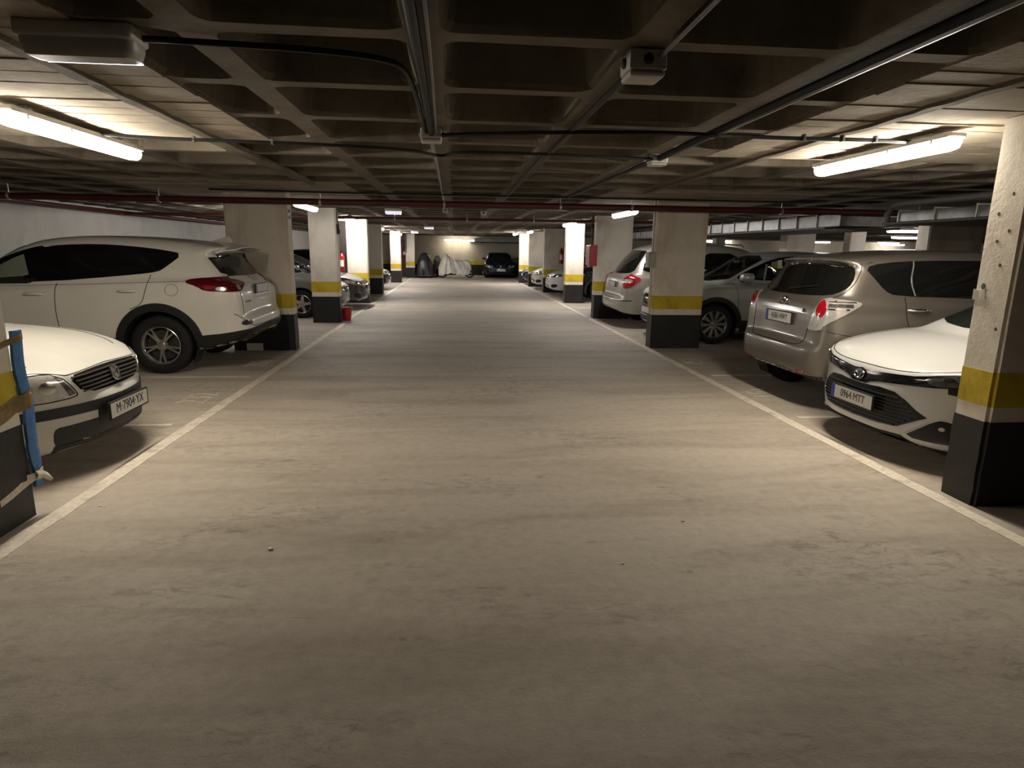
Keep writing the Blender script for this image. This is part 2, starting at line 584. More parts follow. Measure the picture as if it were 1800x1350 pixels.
class Table:
    def __init__(s, V, lo, hi, h):
        s.lo, s.h = np.array(lo), h
        s.n = np.ceil((np.array(hi) - s.lo) / h).astype(int) + 2
        g = np.stack(np.meshgrid(np.arange(s.n[0]), np.arange(s.n[1]), indexing='ij'), -1).reshape(-1, 2) * h + s.lo
        s.T = sd_poly(g, V).reshape(s.n)
    def __call__(s, a, b):
        u = np.clip((a - s.lo[0]) / s.h, 0, s.n[0] - 1.001)
        v = np.clip((b - s.lo[1]) / s.h, 0, s.n[1] - 1.001)
        i, j = u.astype(int), v.astype(int)
        u, v = u - i, v - j
        T = s.T
        return (T[i, j] * (1 - u) + T[i + 1, j] * u) * (1 - v) + (T[i, j + 1] * (1 - u) + T[i + 1, j + 1] * u) * v
def curve1(xs, ys, sm=.05):
    lo, hi = xs[0] - .5, xs[-1] + .5
    g = np.linspace(lo, hi, 500)
    y = np.interp(g, xs, ys)
    k = max(1, int(sm / (g[1] - g[0])))
    ker = np.hanning(2 * k + 3)
    ker /= ker.sum()
    y = np.convolve(np.pad(y, k + 1, mode='edge'), ker, 'valid')
    return lambda x: np.interp(x, g, y)
def smax(a, b, k):
    h = np.maximum(k - np.abs(a - b), 0) / k
    return np.maximum(a, b) + h * h * k * .25
def smin(a, b, k):
    return -smax(-a, -b, k)
def surface_nets(F, org, h):
    ins = F < 0
    nx, ny, nz = F.shape
    corners = [(a, b, c) for a in (0, 1) for b in (0, 1) for c in (0, 1)]
    def sl(A, o):
        return A[o[0]:nx - 1 + o[0], o[1]:ny - 1 + o[1], o[2]:nz - 1 + o[2]]
    cnt = sum(sl(ins, o).astype(np.int8) for o in corners)
    act = (cnt > 0) & (cnt < 8)
    idx = -np.ones(act.shape, int)
    I, J, K = np.nonzero(act)
    idx[I, J, K] = np.arange(len(I))
    acc = np.zeros((len(I), 3))
    num = np.zeros(len(I))
    for ax in range(3):
        for o in corners:
            if o[ax]:
                continue
            o2 = list(o)
            o2[ax] = 1
            fa = F[I + o[0], J + o[1], K + o[2]]
            fb = F[I + o2[0], J + o2[1], K + o2[2]]
            c = (fa < 0) != (fb < 0)
            t = np.where(c, fa / np.where(c, fa - fb, 1), 0)
            p = np.array(o, float)[None].repeat(len(I), 0)
            p[:, ax] = t
            acc[c] += p[c]
            num[c] += 1
    V = (np.stack([I, J, K], 1) + acc / num[:, None]) * h + np.array(org)
    Q = []
    for ax in range(3):
        b, c = (ax + 1) % 3, (ax + 2) % 3
        n = [nx, ny, nz]
        s0 = [slice(None)] * 3
        s1 = [slice(None)] * 3
        s0[ax] = slice(0, n[ax] - 1)
        s1[ax] = slice(1, n[ax])
        A, B = ins[tuple(s0)], ins[tuple(s1)]
        for flip, msk in ((False, A & ~B), (True, ~A & B)):
            e = np.stack(np.nonzero(msk), 1)
            e = e[(e[:, b] > 0) & (e[:, c] > 0) & (e[:, b] < n[b] - 1) & (e[:, c] < n[c] - 1)]
            if not len(e):
                continue
            def cell(db, dc):
                q = e.copy()
                q[:, b] += db
                q[:, c] += dc
                return idx[q[:, 0], q[:, 1], q[:, 2]]
            q = np.stack([cell(-1, -1), cell(0, -1), cell(0, 0), cell(-1, 0)], 1)
            Q.append(q[:, ::-1] if flip else q)
    return V, np.concatenate(Q)

class Car:
    """local frame: x forward from the rear bumper, y to the car's own left, z up"""
    def __init__(s, name, label, spec, loc, rz, paint, res=.03, group='parked cars'):
        s.sp = sp = spec
        s.L, s.W = sp['L'], sp['W']
        s.hw = s.W / 2
        s.root = thing(name, label, 'car', loc, rz, group)
        s.off = Vector((-s.L / 2, 0, 0))
        H = sp['H']
        tr = .012 if res < .04 else .025
        lowp = chaikin(sp['low'], 2)
        ghp = chaikin(sp['gh'], 2)
        half = chaikin(sp['plan'], 2, False)
        s.half = half
        s.hs = np.r_[0, np.cumsum(np.linalg.norm(np.diff(half, axis=0), axis=1))]
        planp = np.concatenate([half, half[::-1] * np.array([1, -1])])
        lo, hi = (-.25, -.1), (s.L + .25, H + .25)
        s.tl = Table(lowp, lo, hi, tr)
        s.tg = Table(ghp, lo, hi, tr)
        s.tp = Table(planp, (-.25, -.1), (s.L + .25, s.hw + .3), tr)
        s.sec = curve1(*sp['sec'], sm=.05)
        s.ghw = curve1(*sp['ghw'], sm=.2)
        s.tum = curve1(*sp['tum'], sm=.06)
        s.ra = sp.get('arch', sp['wr'] + .05)
        s.crown = sp.get('crown', .05)
        h = res
        gx = np.arange(-.12, s.L + .12, h)
        gy = np.arange(0, s.hw + .12, h)
        gz = np.arange(.05, H + .12, h)
        G = np.stack(np.meshgrid(gx, gy, gz, indexing='ij'), -1)
        F = s.f(G.reshape(-1, 3)).reshape(G.shape[:3])
        F = np.concatenate([F[:, :0:-1], F], 1)
        V, Q = surface_nets(F, (gx[0], -gy[-1], gz[0]), h)
        for _ in range(2):
            f0 = s.f(V)
            e = 2e-3
            g = np.stack([(s.f(V + np.eye(3)[k] * e) - s.f(V - np.eye(3)[k] * e)) / (2 * e) for k in range(3)], 1)
            g2 = np.maximum((g * g).sum(1), .2)
            st = np.clip(f0 / g2, -h, h)
            V = V - g * st[:, None]
        s.V = V
        me = s.skin(V, Q)
        mesh_body = me
        if 'openings' in sp:
            F2 = s.f2(G.reshape(-1, 3)).reshape(G.shape[:3])
            F2 = np.concatenate([F2[:, :0:-1], F2], 1)
            V2, Q2 = surface_nets(F2, (gx[0], -gy[-1], gz[0]), h)
            for _ in range(2):
                f0 = s.f2(V2)
                g = np.stack([(s.f2(V2 + np.eye(3)[k] * e) - s.f2(V2 - np.eye(3)[k] * e)) / (2 * e) for k in range(3)], 1)
                V2 = V2 - g * np.clip(f0 / np.maximum((g * g).sum(1), .2), -h, h)[:, None]
            mesh_body = s.skin(V2, Q2)
            cen = V2[Q2].mean(1)
            inner = s.f(cen) < -.012
            mesh_body.materials.append(paint)
            mesh_body.materials.append(M_CABIN)
            mesh_body.polygons.foreach_set('material_index', inner.astype(int))
        s.body = link('body', mesh_body, s.root, paint if mesh_body is me else None)
        s.paint = paint
        s.bvh = BVHTree.FromPolygons([tuple(v) for v in V], Q.tolist())
        nn = np.zeros(3 * len(me.vertices))
        me.vertices.foreach_get('normal', nn)
        s.N = nn.reshape(-1, 3)
        s.Q = Q
        wd = sp.get('wells', .26)
        # dark wheel housings
    def skin(s, V, Q):
        me = bpy.data.meshes.new('body')
        me.from_pydata((V + np.array(s.off)).tolist(), [], Q.tolist())
        me.polygons.foreach_set('use_smooth', [True] * len(me.polygons))
        me.update()
        return me
    def f2(s, p):
        """the shell with a hollow cabin and its window openings"""
        x, y, z = p[:, 0], np.abs(p[:, 1]), p[:, 2]
        yn = y / s.hw
        xm = s.sp.get('xm', s.L * .45)
        t = np.clip((x - xm) / (s.L * .25), -1, 1)
        dG = s.tg(x + s.sp.get('bend', .14) * t * yn * yn, z + s.sp.get('gcrown', .06) * yn * yn)
        dW = (y - s.ghw(x) * s.tum(z)) * .95
        cav = np.maximum(smax(dG, dW, s.sp.get('k2', .12)) + .055, s.sp['cabin'] - z)
        for kind, poly in s.sp['openings']:
            V = chaikin(poly, 1)
            if kind == 'side':
                d = np.maximum(sd_poly(np.stack([x, z], 1), V) + .015, .35 - y)
            else:
                d = np.maximum(sd_poly(np.stack([y, z], 1), V) + .015, xm - x)
            cav = np.minimum(cav, d)
        return smax(s.f(p), -cav, .008)
    def f(s, p):
        sp = s.sp
        x, y, z = p[:, 0], np.abs(p[:, 1]), p[:, 2]
        yn = y / s.hw
        cr = s.crown * yn ** 2.2 * np.clip((z - .45) / .3, 0, 1)
        dS = s.tl(x, z + cr)
        sc = s.sec(z)
        for xw in sp['wx']:
            sc = sc + sp.get('flare', .012) * np.exp(-((x - xw) / .42) ** 2) * np.clip((.9 - z) / .4, 0, 1)
        dP = s.tp(x, y / sc)
        k1 = sp.get('k1', .07)
        low = smax(dS, dP, k1)
        xm = sp.get('xm', s.L * .45)
        t = np.clip((x - xm) / (s.L * .25), -1, 1)
        xg = x + sp.get('bend', .14) * t * yn * yn
        dG = s.tg(xg, z + sp.get('gcrown', .06) * yn * yn)
        gw = s.ghw(x) * s.tum(z)
        dW = (y - gw) * .95
        gr = smax(dG, dW, sp.get('k2', .12))
        b = smin(low, gr, sp.get('k3', .035))
        inner = s.hw - sp.get('wells', .27)
        for xw in sp['wx']:
            d = np.maximum(np.hypot(x - xw, z - sp.get('wz', sp['wr'])) - s.ra, inner - y)
            b = smax(b, -d, .012)
        for fn in sp.get('extra', ()):
            b = fn(b, x, y, z)
        return b
    # ---------- project a 2-D outline on to the shell
    VIEW = {'left': (0, 2, 1, 1), 'right': (0, 2, 1, -1), 'front': (1, 2, 0, 1), 'rear': (1, 2, 0, -1), 'top': (0, 1, 2, 1)}
    def S(s, end, x=None, y=None):
        """arc length along the plan outline from the middle of the tail (R) or nose (F)"""
        H, A = (s.half, s.hs) if end == 'R' else (s.half[::-1], (s.hs[-1] - s.hs)[::-1])
        t = np.linspace(0, A[-1], 3000)
        X, Y = np.interp(t, A, H[:, 0]), np.interp(t, A, H[:, 1])
        m = (Y >= y) if y is not None else ((X >= x) if end == 'R' else (X <= x))
        return float(t[int(np.argmax(m))])
    def WP(s, end, pts):
        return [(s.S(end, **{k: v}), z) for k, v, z in pts]
    def project(s, view, uv):
        if view in ('wrapR', 'wrapF'):
            H, A = (s.half, s.hs) if view == 'wrapR' else (s.half[::-1], (s.hs[-1] - s.hs)[::-1])
            u = abs(uv[0])
            at = lambda q: Vector((float(np.interp(q, A, H[:, 0])), float(np.interp(q, A, H[:, 1])), 0))
            a, b = at(max(u - .06, 0)), at(u + .06)
            if u < .06:
                a = Vector((b.x, -b.y, 0)) if u < .01 else at(0)
            tg = (b - a).normalized()
            n = Vector((tg.y, -tg.x, 0)) if view == 'wrapR' else Vector((tg.y, -tg.x, 0)) * 1
            if view == 'wrapR':
                n = Vector((-tg.y, tg.x, 0))
            p0 = at(u)
            if uv[0] < 0:
                p0.y, n.y = -p0.y, -n.y
            p0.z = uv[1]
            h = s.bvh.ray_cast(p0 + n * .6, -n)
            if h[0] is None:
                h = s.bvh.find_nearest(p0)
            return s._smooth(h)
        iu, iv, ax, sg = s.VIEW[view]
        o = [0, 0, 0]
        o[iu], o[iv] = uv
        c = [s.L / 2, 0, .8][ax]
        o[ax] = c + sg * 6
        d = [0, 0, 0]
        d[ax] = -sg
        h = s.bvh.ray_cast(Vector(o), Vector(d))
        if h[0] is None or (h[0][ax] - c) * sg < -.2 * [s.L / 2, 1, 1][ax]:
            o[ax] = c + sg * [s.L / 2, s.hw, .6][ax]
            h = s.bvh.find_nearest(Vector(o))
        return s._smooth(h)
    def _smooth(s, h):
        p, n, fi, _ = h
        q = s.Q[fi]
        w_ = 1 / (np.linalg.norm(s.V[q] - np.array(p), axis=1) + 1e-4)
        nv = (s.N[q] * w_[:, None]).sum(0)
        nv = Vector(nv).normalized()
        return p, nv
    def panel(s, name, m, view, poly, off=.004, th=.012, cell=.045, rnd=2, parent=None, both=False, join=None, label=None, sharp=False):
        """a skin of its own lying on the shell; both=True also makes its mirror image"""
        out = []
        for sgn in ((1, -1) if both else (1,)):
            P = [tuple(p) for p in poly]
            vw = view
            if sgn < 0:
                if view in ('front', 'rear', 'wrapR', 'wrapF'):
                    P = [(-a, b) for a, b in P]
                elif view == 'top':
                    P = [(a, -b) for a, b in P]
                else:
                    vw = 'right' if view == 'left' else 'left'
            if rnd:
                P = [tuple(p) for p in chaikin(P, rnd)]
            bm = bmesh.new()
            try:
                bm.faces.new([bm.verts.new((a, b, 0)) for a, b in P])
            except ValueError:
                bm.free()
                continue
            A = np.array(P)
            lo, hi = A.min(0), A.max(0)
            for k, nrm in ((0, (1, 0, 0)), (1, (0, 1, 0))):
                n = int((hi[k] - lo[k]) / cell)
                for i in range(1, n + 1):
                    co = [0, 0, 0]
                    co[k] = lo[k] + (hi[k] - lo[k]) * i / (n + 1)
                    bmesh.ops.bisect_plane(bm, geom=bm.verts[:] + bm.edges[:] + bm.faces[:], plane_co=co, plane_no=nrm, dist=1e-5)
            bmesh.ops.remove_doubles(bm, verts=bm.verts, dist=.0012)
            bmesh.ops.triangulate(bm, faces=[f for f in bm.faces if len(f.verts) > 4])
            bm.verts.ensure_lookup_table()
            pr = [s.project(vw, (v.co.x, v.co.y)) for v in bm.verts]
            bnd = [(e.verts[0].index, e.verts[1].index) for e in bm.edges if e.is_boundary]
            F = [[v.index for v in f.verts] for f in bm.faces]
            bm.free()
            off3 = s.off
            top = [p + n * off + off3 for p, n in pr]
            n0 = len(top)
            used = sorted({i for e in bnd for i in e})
            low = {i: n0 + k for k, i in enumerate(used)}
            bot = [pr[i][0] + pr[i][1] * (off - th) + off3 for i in used]
            # orientation
            sg = 0
            for f in F:
                a, b, c = (top[f[0]], top[f[1]], top[f[2]])
                sg += (b - a).cross(c - a).dot(pr[f[0]][1])
            if sg < 0:
                F = [f[::-1] for f in F]
            ed = set()
            for f in F:
                for a, b in zip(f, f[1:] + f[:1]):
                    ed.add((a, b))
            W = []
            for a, b in bnd:
                if (a, b) in ed:
                    a, b = b, a
                W.append([a, b, low[b], low[a]])
            me = bpy.data.meshes.new(name)
            me.from_pydata([tuple(v) for v in top + bot], [], F + W)
            sm = [True] * len(F) + [False] * len(W)
            me.polygons.foreach_set('use_smooth', sm)
            me.update()
            ln = []
            for pi, pl in enumerate(me.polygons):
                for vi in pl.vertices:
                    ln.append(tuple(pr[vi][1]) if pi < len(F) else tuple(pl.normal))
            me.normals_split_custom_set(ln)
            o = link(name, me, parent or s.root, m)
            if label:
                o['label'] = label
            out.append(o)
        return out if both else out[0]
    def ribbon(s, name, m, view, pts, wd=.006, off=.0022, both=False, rnd=2, parent=None, closed=False, step=.03):
        out = []
        for sgn in ((1, -1) if both else (1,)):
            P = chaikin(pts, rnd, closed) if rnd else np.array(pts, float)
            vw = view
            if sgn < 0:
                if view in ('front', 'rear', 'wrapR', 'wrapF'):
                    P = P * np.array([-1, 1])
                elif view == 'top':
                    P = P * np.array([1, -1])
                else:
                    vw = 'right' if view == 'left' else 'left'
            if closed:
                P = np.concatenate([P, P[:1]])
            d = np.r_[0, np.cumsum(np.linalg.norm(np.diff(P, axis=0), axis=1))]
            n = max(2, int(d[-1] / step))
            t = np.linspace(0, d[-1], n + 1)
            X = np.stack([np.interp(t, d, P[:, 0]), np.interp(t, d, P[:, 1])], 1)
            vs = []
            pj = [s.project(vw, x) for x in X]
            for i in range(n + 1):
                a, b = pj[max(i - 1, 0)][0], pj[min(i + 1, n)][0]
                p, nn = pj[i]
                tg = (b - a)
                if tg.length < 1e-6:
                    tg = Vector((1, 0, 0))
                sd = tg.normalized().cross(nn).normalized() * wd / 2
                vs += [p + sd + nn * off + s.off, p - sd + nn * off + s.off, p + sd - nn * .006 + s.off, p - sd - nn * .006 + s.off]
            F = []
            for i in range(n):
                a, b = 4 * i, 4 * i + 4
                F += [(a, b, b + 1, a + 1), (a, a + 2, b + 2, b), (a + 1, b + 1, b + 3, a + 3)]
            me = bpy.data.meshes.new(name)
            me.from_pydata([tuple(v) for v in vs], [], F)
            me.update()
            bmx = bmesh.new()
            bmx.from_mesh(me)
            bmesh.ops.recalc_face_normals(bmx, faces=bmx.faces)
            bmx.to_mesh(me)
            bmx.free()
            out.append(link(name, me, parent or s.root, m))
        return out
    def place(s, view, uv, off=0.):
        p, n = s.project(view, uv)
        return p + n * off + s.off, n
    # ---------- wheels
    def wheels(s, style, which=('fl', 'fr', 'rl', 'rr'), inset=.035):
        r, rr, tw = s.sp['wr'], s.sp['rim'], s.sp.get('tw', .225)
        for wname in which:
            xw = s.sp['wx'][1] if wname[0] == 'f' else s.sp['wx'][0]
            sg = 1 if wname[1] == 'l' else -1
            t, rim, disc, cap = wheel_meshes(style, r, rr, tw)
            c = Vector((xw, sg * (s.hw - inset - tw / 2), r)) + s.off
            rot = (0, random.uniform(0, 6.28), 0 if sg > 0 else PI)
            rot = (0, s.sp.get('spin', rot[1]), rot[2])
            o = link('wheel', t, s.root, None, c)
            o.rotation_euler = rot
            link('rim', rim, o)
            link('brake_disc', disc, o)
            link('hub_cap', cap, o)
        # dark housing behind the wheels
        for xw in s.sp['wx']:
            for sg in (1, -1):
                bm = bmesh.new()
                y0, y1 = s.hw - s.sp.get('wells', .27) + .004, s.hw - .03
                A, B = [], []
                for k in range(17):
                    a = PI * (-.18 + 1.36 * k / 16)
                    A.append(bm.verts.new((xw + (s.ra - .004) * math.cos(a), sg * y0, s.sp.get('wz', r) + (s.ra - .004) * math.sin(a))))
                    B.append(bm.verts.new((xw + (s.ra - .004) * math.cos(a), sg * y1, s.sp.get('wz', r) + (s.ra - .004) * math.sin(a))))
                for k in range(16):
                    bm.faces.new((A[k], A[k + 1], B[k + 1], B[k]))
                bm.faces.new(A)
                for v in bm.verts:
                    v.co += s.off
                done(bm, 'wheel_housing', M_PLASTIC, s.root)
    # ---------- licence plate on front (+1) or rear (-1)
    def plate(s, text, y, z, x, front=True, lean=0., band=True, wd=.52, ht=.11, size=.088, sx=.82, font=None):
        t = link('licence_plate', None, s.root, None, Vector((x, y, z)) + s.off)
        rz = PI / 2 if front else -PI / 2
        t.rotation_euler = (PI / 2 + lean, 0, rz)
        bm = bmesh.new()
        box(bm, (0, 0, 0), (wd, ht, .012), .004)
        done(bm, 'plate_panel', M_PLATE, t)
        bm = bmesh.new()
        for q in ((0, ht / 2 + .004, wd + .016, .008), (0, -ht / 2 - .004, wd + .016, .008), (wd / 2 + .004, 0, .008, ht), (-wd / 2 - .004, 0, .008, ht)):
            box(bm, (q[0], q[1], -.002), (q[2], q[3], .016))
        done(bm, 'plate_frame', M_PLASTIC, t)
        if band:
            bm = bmesh.new()
            box(bm, (-wd / 2 + .024, 0, .0045), (.042, ht - .006, .006))
            done(bm, 'country_band', M_EUBLUE, t)
        if text:
            letters(text, 'plate_lettering', size, M_LETTER, t, (.02 if band else 0, .002, .0065), (0, 0, 0), .0012, sx=sx)
        return t
    def mirror(s, x, z, cap_m, sg=1, size=(.13, .2, .13)):
        p, n = s.project('left' if sg > 0 else 'right', (x, z))
        o = link('door_mirror', None, s.root, None, p + s.off)
        bm = bmesh.new()
        r = bmesh.ops.create_uvsphere(bm, u_segments=16, v_segments=10, radius=.5)
        for v in bm.verts:
            c = v.co
            c.x = (abs(c.x * 2) ** .75) * .5 * (1 if c.x > 0 else -1)
            c.y = (abs(c.y * 2) ** .7) * .5 * (1 if c.y > 0 else -1)
            c.z = (abs(c.z * 2) ** .7) * .5 * (1 if c.z > 0 else -1)
            if c.x < -.12:
                c.x = -.12
            v.co = Vector((c.x * size[0] * 1.5, c.y * size[1], c.z * size[2])) + Vector((0, sg * (.06 + size[1] / 2), .06))
        done(bm, 'mirror_cap', cap_m, o, 50)
        bm = bmesh.new()
        tube(bm, [(0.02, -sg * .02, 0), (.02, sg * .05, .01), (.01, sg * .12, .04)], [.035, .028, .03], 8)
        done(bm, 'mirror_foot', M_PLASTIC, o, 50)
        bm = bmesh.new()
        box(bm, (-.12 * size[0] * 1.5 - .002, sg * (.06 + size[1] / 2), .06), (.006, size[1] * .82, size[2] * .78), .002)
        done(bm, 'mirror_glass', M_GLASS, o)
        return o
    def handle(s, x, z, m, side, parent=None, ln=.2):
        p, n = s.place(side, (x, z), .0)
        bm = bmesh.new()
        sg = 1 if n.y > 0 else -1
        tube(bm, [(-ln / 2, -.01 * sg, 0), (-ln / 2 + .02, .022 * sg, .002), (0, .034 * sg, .005), (ln / 2 - .02, .022 * sg, .002), (ln / 2, -.01 * sg, 0)], [.012, .015, .016, .015, .012], 8)
        o = done(bm, 'door_handle', m, parent or s.root, 50)
        o.location = p
        return o

_WC = {}
def wheel_meshes(style, r, rr, tw):
    k = (style, round(r, 3), round(rr, 3))
    if k in _WC:
        return _WC[k]
    h = tw / 2
    bm = bmesh.new()
    lathe(bm, [(rr - .012, -h + .02), (rr + .004, -h + .005), (r - .05, -h), (r - .012, -h + .02), (r, -h + .045), (r, h - .045), (r - .012, h - .02), (r - .05, h), (rr + .004, h - .005), (rr - .012, h - .02)], 'Y', 40, closed=True)
    tyre = done(bm, 'tyre', M_TYRE, None, 50)
    me_t = tyre.data
    bpy.data.objects.remove(tyre)
    bm = bmesh.new()
    lathe(bm, [(rr - .006, h - .006), (rr + .006, h - .012), (rr - .002, h - .03), (rr - .02, h - .045), (rr - .03, -h + .03), (rr - .022, -h + .03), (rr - .012, h - .05), (rr - .014, h - .02)], 'Y', 40, closed=True)
    spec = {'ten': (5, 2, .028, .018, .16), 'five': (5, 1, .075, .05, 0), 'ten_wide': (10, 1, .07, .022, 0), 'seven': (7, 1, .05, .035, 0), 'fan': (9, 1, .05, .028, 0)}[style]
    n, tw_, w0, w1, spread = spec
    for i in range(n):
        for q in range(tw_):
            a = 2 * PI * i / n
            da = 0 if tw_ == 1 else (q - .5) * 2 * spread
            ri, ro = .045, rr - .008
            pts = []
            for (rad, wv, y, ang) in ((ri, w1 if style == 'ten_wide' else w0, h - .035, a + da * .35), ((ri + ro) / 2, (w0 + w1) / 2, h - .02, a + da * .75), (ro, w0 if style == 'ten_wide' else w1, h - .016, a + da)):
                cx, cz = rad * math.cos(ang), rad * math.sin(ang)
                tx, tz = -math.sin(ang), math.cos(ang)
                pts.append([(cx + tx * wv / 2, y, cz + tz * wv / 2), (cx - tx * wv / 2, y, cz - tz * wv / 2), (cx - tx * wv * .35, y - .035, cz - tz * wv * .35), (cx + tx * wv * .35, y - .035, cz + tz * wv * .35)])
            R = [[bm.verts.new(p) for p in ring] for ring in pts]
            for A, B in zip(R, R[1:]):
                for e in range(4):
                    bm.faces.new((A[e], A[(e + 1) % 4], B[(e + 1) % 4], B[e]))
            bm.faces.new(R[0])
            bm.faces.new(R[-1])
    o = done(bm, 'rim', M_ALLOY, None, 30)
    me_r = o.data
    bpy.data.objects.remove(o)
    bm = bmesh.new()
    lathe(bm, [(.0005, h - .10), (rr - .045, h - .10), (rr - .045, h - .12), (.0005, h - .12)], 'Y', 28)
    lathe(bm, [(rr - .03, -h + .025), (.0005, -h + .02), (.0005, -h + .03), (rr - .03, -h + .035)], 'Y', 28)
    o = done(bm, 'brake_disc', M_DISC, None, 30)
    me_d = o.data
    bpy.data.objects.remove(o)
    bm = bmesh.new()
    lathe(bm, [(.0005, h - .018), (.03, h - .018), (.034, h - .022), (.036, h - .06), (.0005, h - .06)], 'Y', 20)
    for i in range(5):
        a = 2 * PI * (i + .5) / 5
        lathe(bm, [(.0005, h - .026), (.009, h - .026), (.009, h - .05)], 'Y', 6, (.055 * math.cos(a), 0, .055 * math.sin(a)))
    lathe(bm, [(.0005, h - .038), (.066, h - .038), (.07, h - .06), (.0005, h - .06)], 'Y', 20)
    o = done(bm, 'hub_cap', M_ALLOY, None, 30)
    me_c = o.data
    bpy.data.objects.remove(o)
    _WC[k] = (me_t, me_r, me_d, me_c)
    return _WC[k]

M_CABIN = mat('cabin_lining', (.03, .03, .028), .8, spec=.2)
def clear_glass(name, tint):
    m, nt, b = _nt(name)
    out = nt.nodes['Material Output']
    tr = nt.nodes.new('ShaderNodeBsdfTransparent')
    n = _noise(nt, 4, 2, .5, _coord(nt))
    r = _ramp(nt, n.outputs[0], [(.3, [c * .95 for c in tint]), (.7, tint)])
    nt.links.new(r.outputs[0], tr.inputs[0])
    gl = nt.nodes.new('ShaderNodeBsdfGlossy')
    gl.inputs['Roughness'].default_value = .03
    lw = nt.nodes.new('ShaderNodeLayerWeight')
    lw.inputs[0].default_value = .5
    fr = nt.nodes.new('ShaderNodeMath')
    fr.operation = 'POWER'
    fr.inputs[1].default_value = 4.5
    nt.links.new(lw.outputs['Facing'], fr.inputs[0])
    fa = nt.nodes.new('ShaderNodeMath')
    fa.operation = 'MULTIPLY_ADD'
    fa.inputs[1].default_value = .85
    fa.inputs[2].default_value = .05
    nt.links.new(fr.outputs[0], fa.inputs[0])
    fr = fa
    mx = nt.nodes.new('ShaderNodeMixShader')
    nt.links.new(fr.outputs[0], mx.inputs[0])
    nt.links.new(tr.outputs[0], mx.inputs[1])
    nt.links.new(gl.outputs[0], mx.inputs[2])
    nt.links.new(mx.outputs[0], out.inputs[0])
    return m
M_CLEARGLASS = clear_glass('green_tinted_glass', (.62, .66, .58))
def car_seat(c, x, y, z=.98):
    t = link('seat', None, c.root, None, Vector((x, y, z)) + c.off)
    bm = bmesh.new()
    box(bm, (0, 0, 0), (.14, .44, .62), .05, 0, 2)
    done(bm, 'backrest', M_CABIN, t, 50)
    bm = bmesh.new()
    box(bm, (-.04, 0, .42), (.10, .26, .17), .04, 0, 2)
    done(bm, 'headrest', M_CABIN, t, 50)
def cabin_mirror(c, x, z):
    bm = bmesh.new()
    box(bm, (x, 0, z), (.04, .24, .07), .015)
    box(bm, (x + .04, 0, z + .05), (.05, .03, .06), .008)
    for v in bm.verts:
        v.co += c.off
    done(bm, 'cabin_mirror', M_CABIN, c.root, 50)
M_TYRE = mat('tyre_rubber', (.012, .0115, .011), .75, spec=.3, bump=.2)
M_ALLOY = mat('alloy_wheel', (.55, .54, .52), .28, .9)
M_DISC = mat('brake_steel', (.05, .048, .045), .5, .6)
M_PLASTIC = mat('black_trim_plastic', (.012, .012, .012), .55, spec=.4)
M_GLOSSBLK = mat('gloss_black_trim', (.005, .005, .005), .12, coat=.25, spec=.35)
M_GAP = mat('panel_gap_black', (.004, .004, .004), .8, spec=.1)
M_GLASS = mat('tinted_glass', (.006, .0065, .006), .045, spec=.6)
M_WSCREEN = mat('windscreen_glass', (.012, .014, .013), .05, spec=.6)
M_CHROME = mat('chrome_trim', (.72, .72, .72), .08, 1.)
M_SILVERTRIM = mat('satin_silver_trim', (.5, .5, .49), .3, .7)
M_PLATE = mat('plate_white', (.62, .61, .57), .45)
M_LETTER = mat('plate_letter_black', (.01, .01, .01), .5)
M_EUBLUE = mat('plate_band_blue', (.02, .06, .35), .4)
M_RED = mat('red_lamp_lens', (.30, .006, .012), .12, coat=.6)
M_DKRED = mat('dark_red_lamp_lens', (.09, .004, .01), .12, coat=.6)
M_CLEAR = mat('clear_lamp_lens', (.42, .41, .39), .15, .35, coat=.6, var=.16, scale=22)
M_LAMPDK = mat('smoked_lamp_lens', (.07, .07, .07), .12, .3, coat=.6, var=.5, scale=25)
M_REFLECTOR = mat('lamp_reflector', (.7, .7, .68), .15, 1.)
P_WHITE = mat('white_car_paint', (.68, .66, .60), .32, coat=.7, var=.03, scale=3)
P_WHITE2 = mat('old_white_car_paint', (.46, .45, .41), .36, coat=.45, var=.05, scale=3)
P_PEARL = mat('pearl_white_car_paint', (.45, .45, .44), .3, coat=.8, var=.02, scale=3)
P_TAUPE = mat('taupe_metallic_paint', (.15, .134, .115), .34, .5, coat=.6, var=.05, scale=3)
P_GREY = mat('light_grey_car_paint', (.40, .41, .395), .34, .25, coat=.6, var=.04, scale=3)
P_SILVER = mat('champagne_silver_paint', (.42, .395, .35), .34, .5, coat=.6, var=.04, scale=3)
P_DKGREY = mat('dark_grey_metallic_paint', (.06, .06, .058), .3, .5, coat=.7, var=.05, scale=3)
P_BLACK = mat('black_car_paint', (.012, .012, .013), .22, coat=.7, var=.1, scale=3)
P_NAVY = mat('navy_car_paint', (.012, .018, .045), .25, .2, coat=.7, var=.1, scale=3)
# ------------------------------------------------------------------ the big near cars
def lamp_bits(c, view, spots, m, parent=None, both=False):
    for (u, v, r) in spots:
        n = 14
        c.panel('lamp_reflector', m, view, [(u + r * math.cos(2 * PI * k / n), v + r * math.sin(2 * PI * k / n)) for k in range(n)], .0065, .006, .05, 0, parent, both)

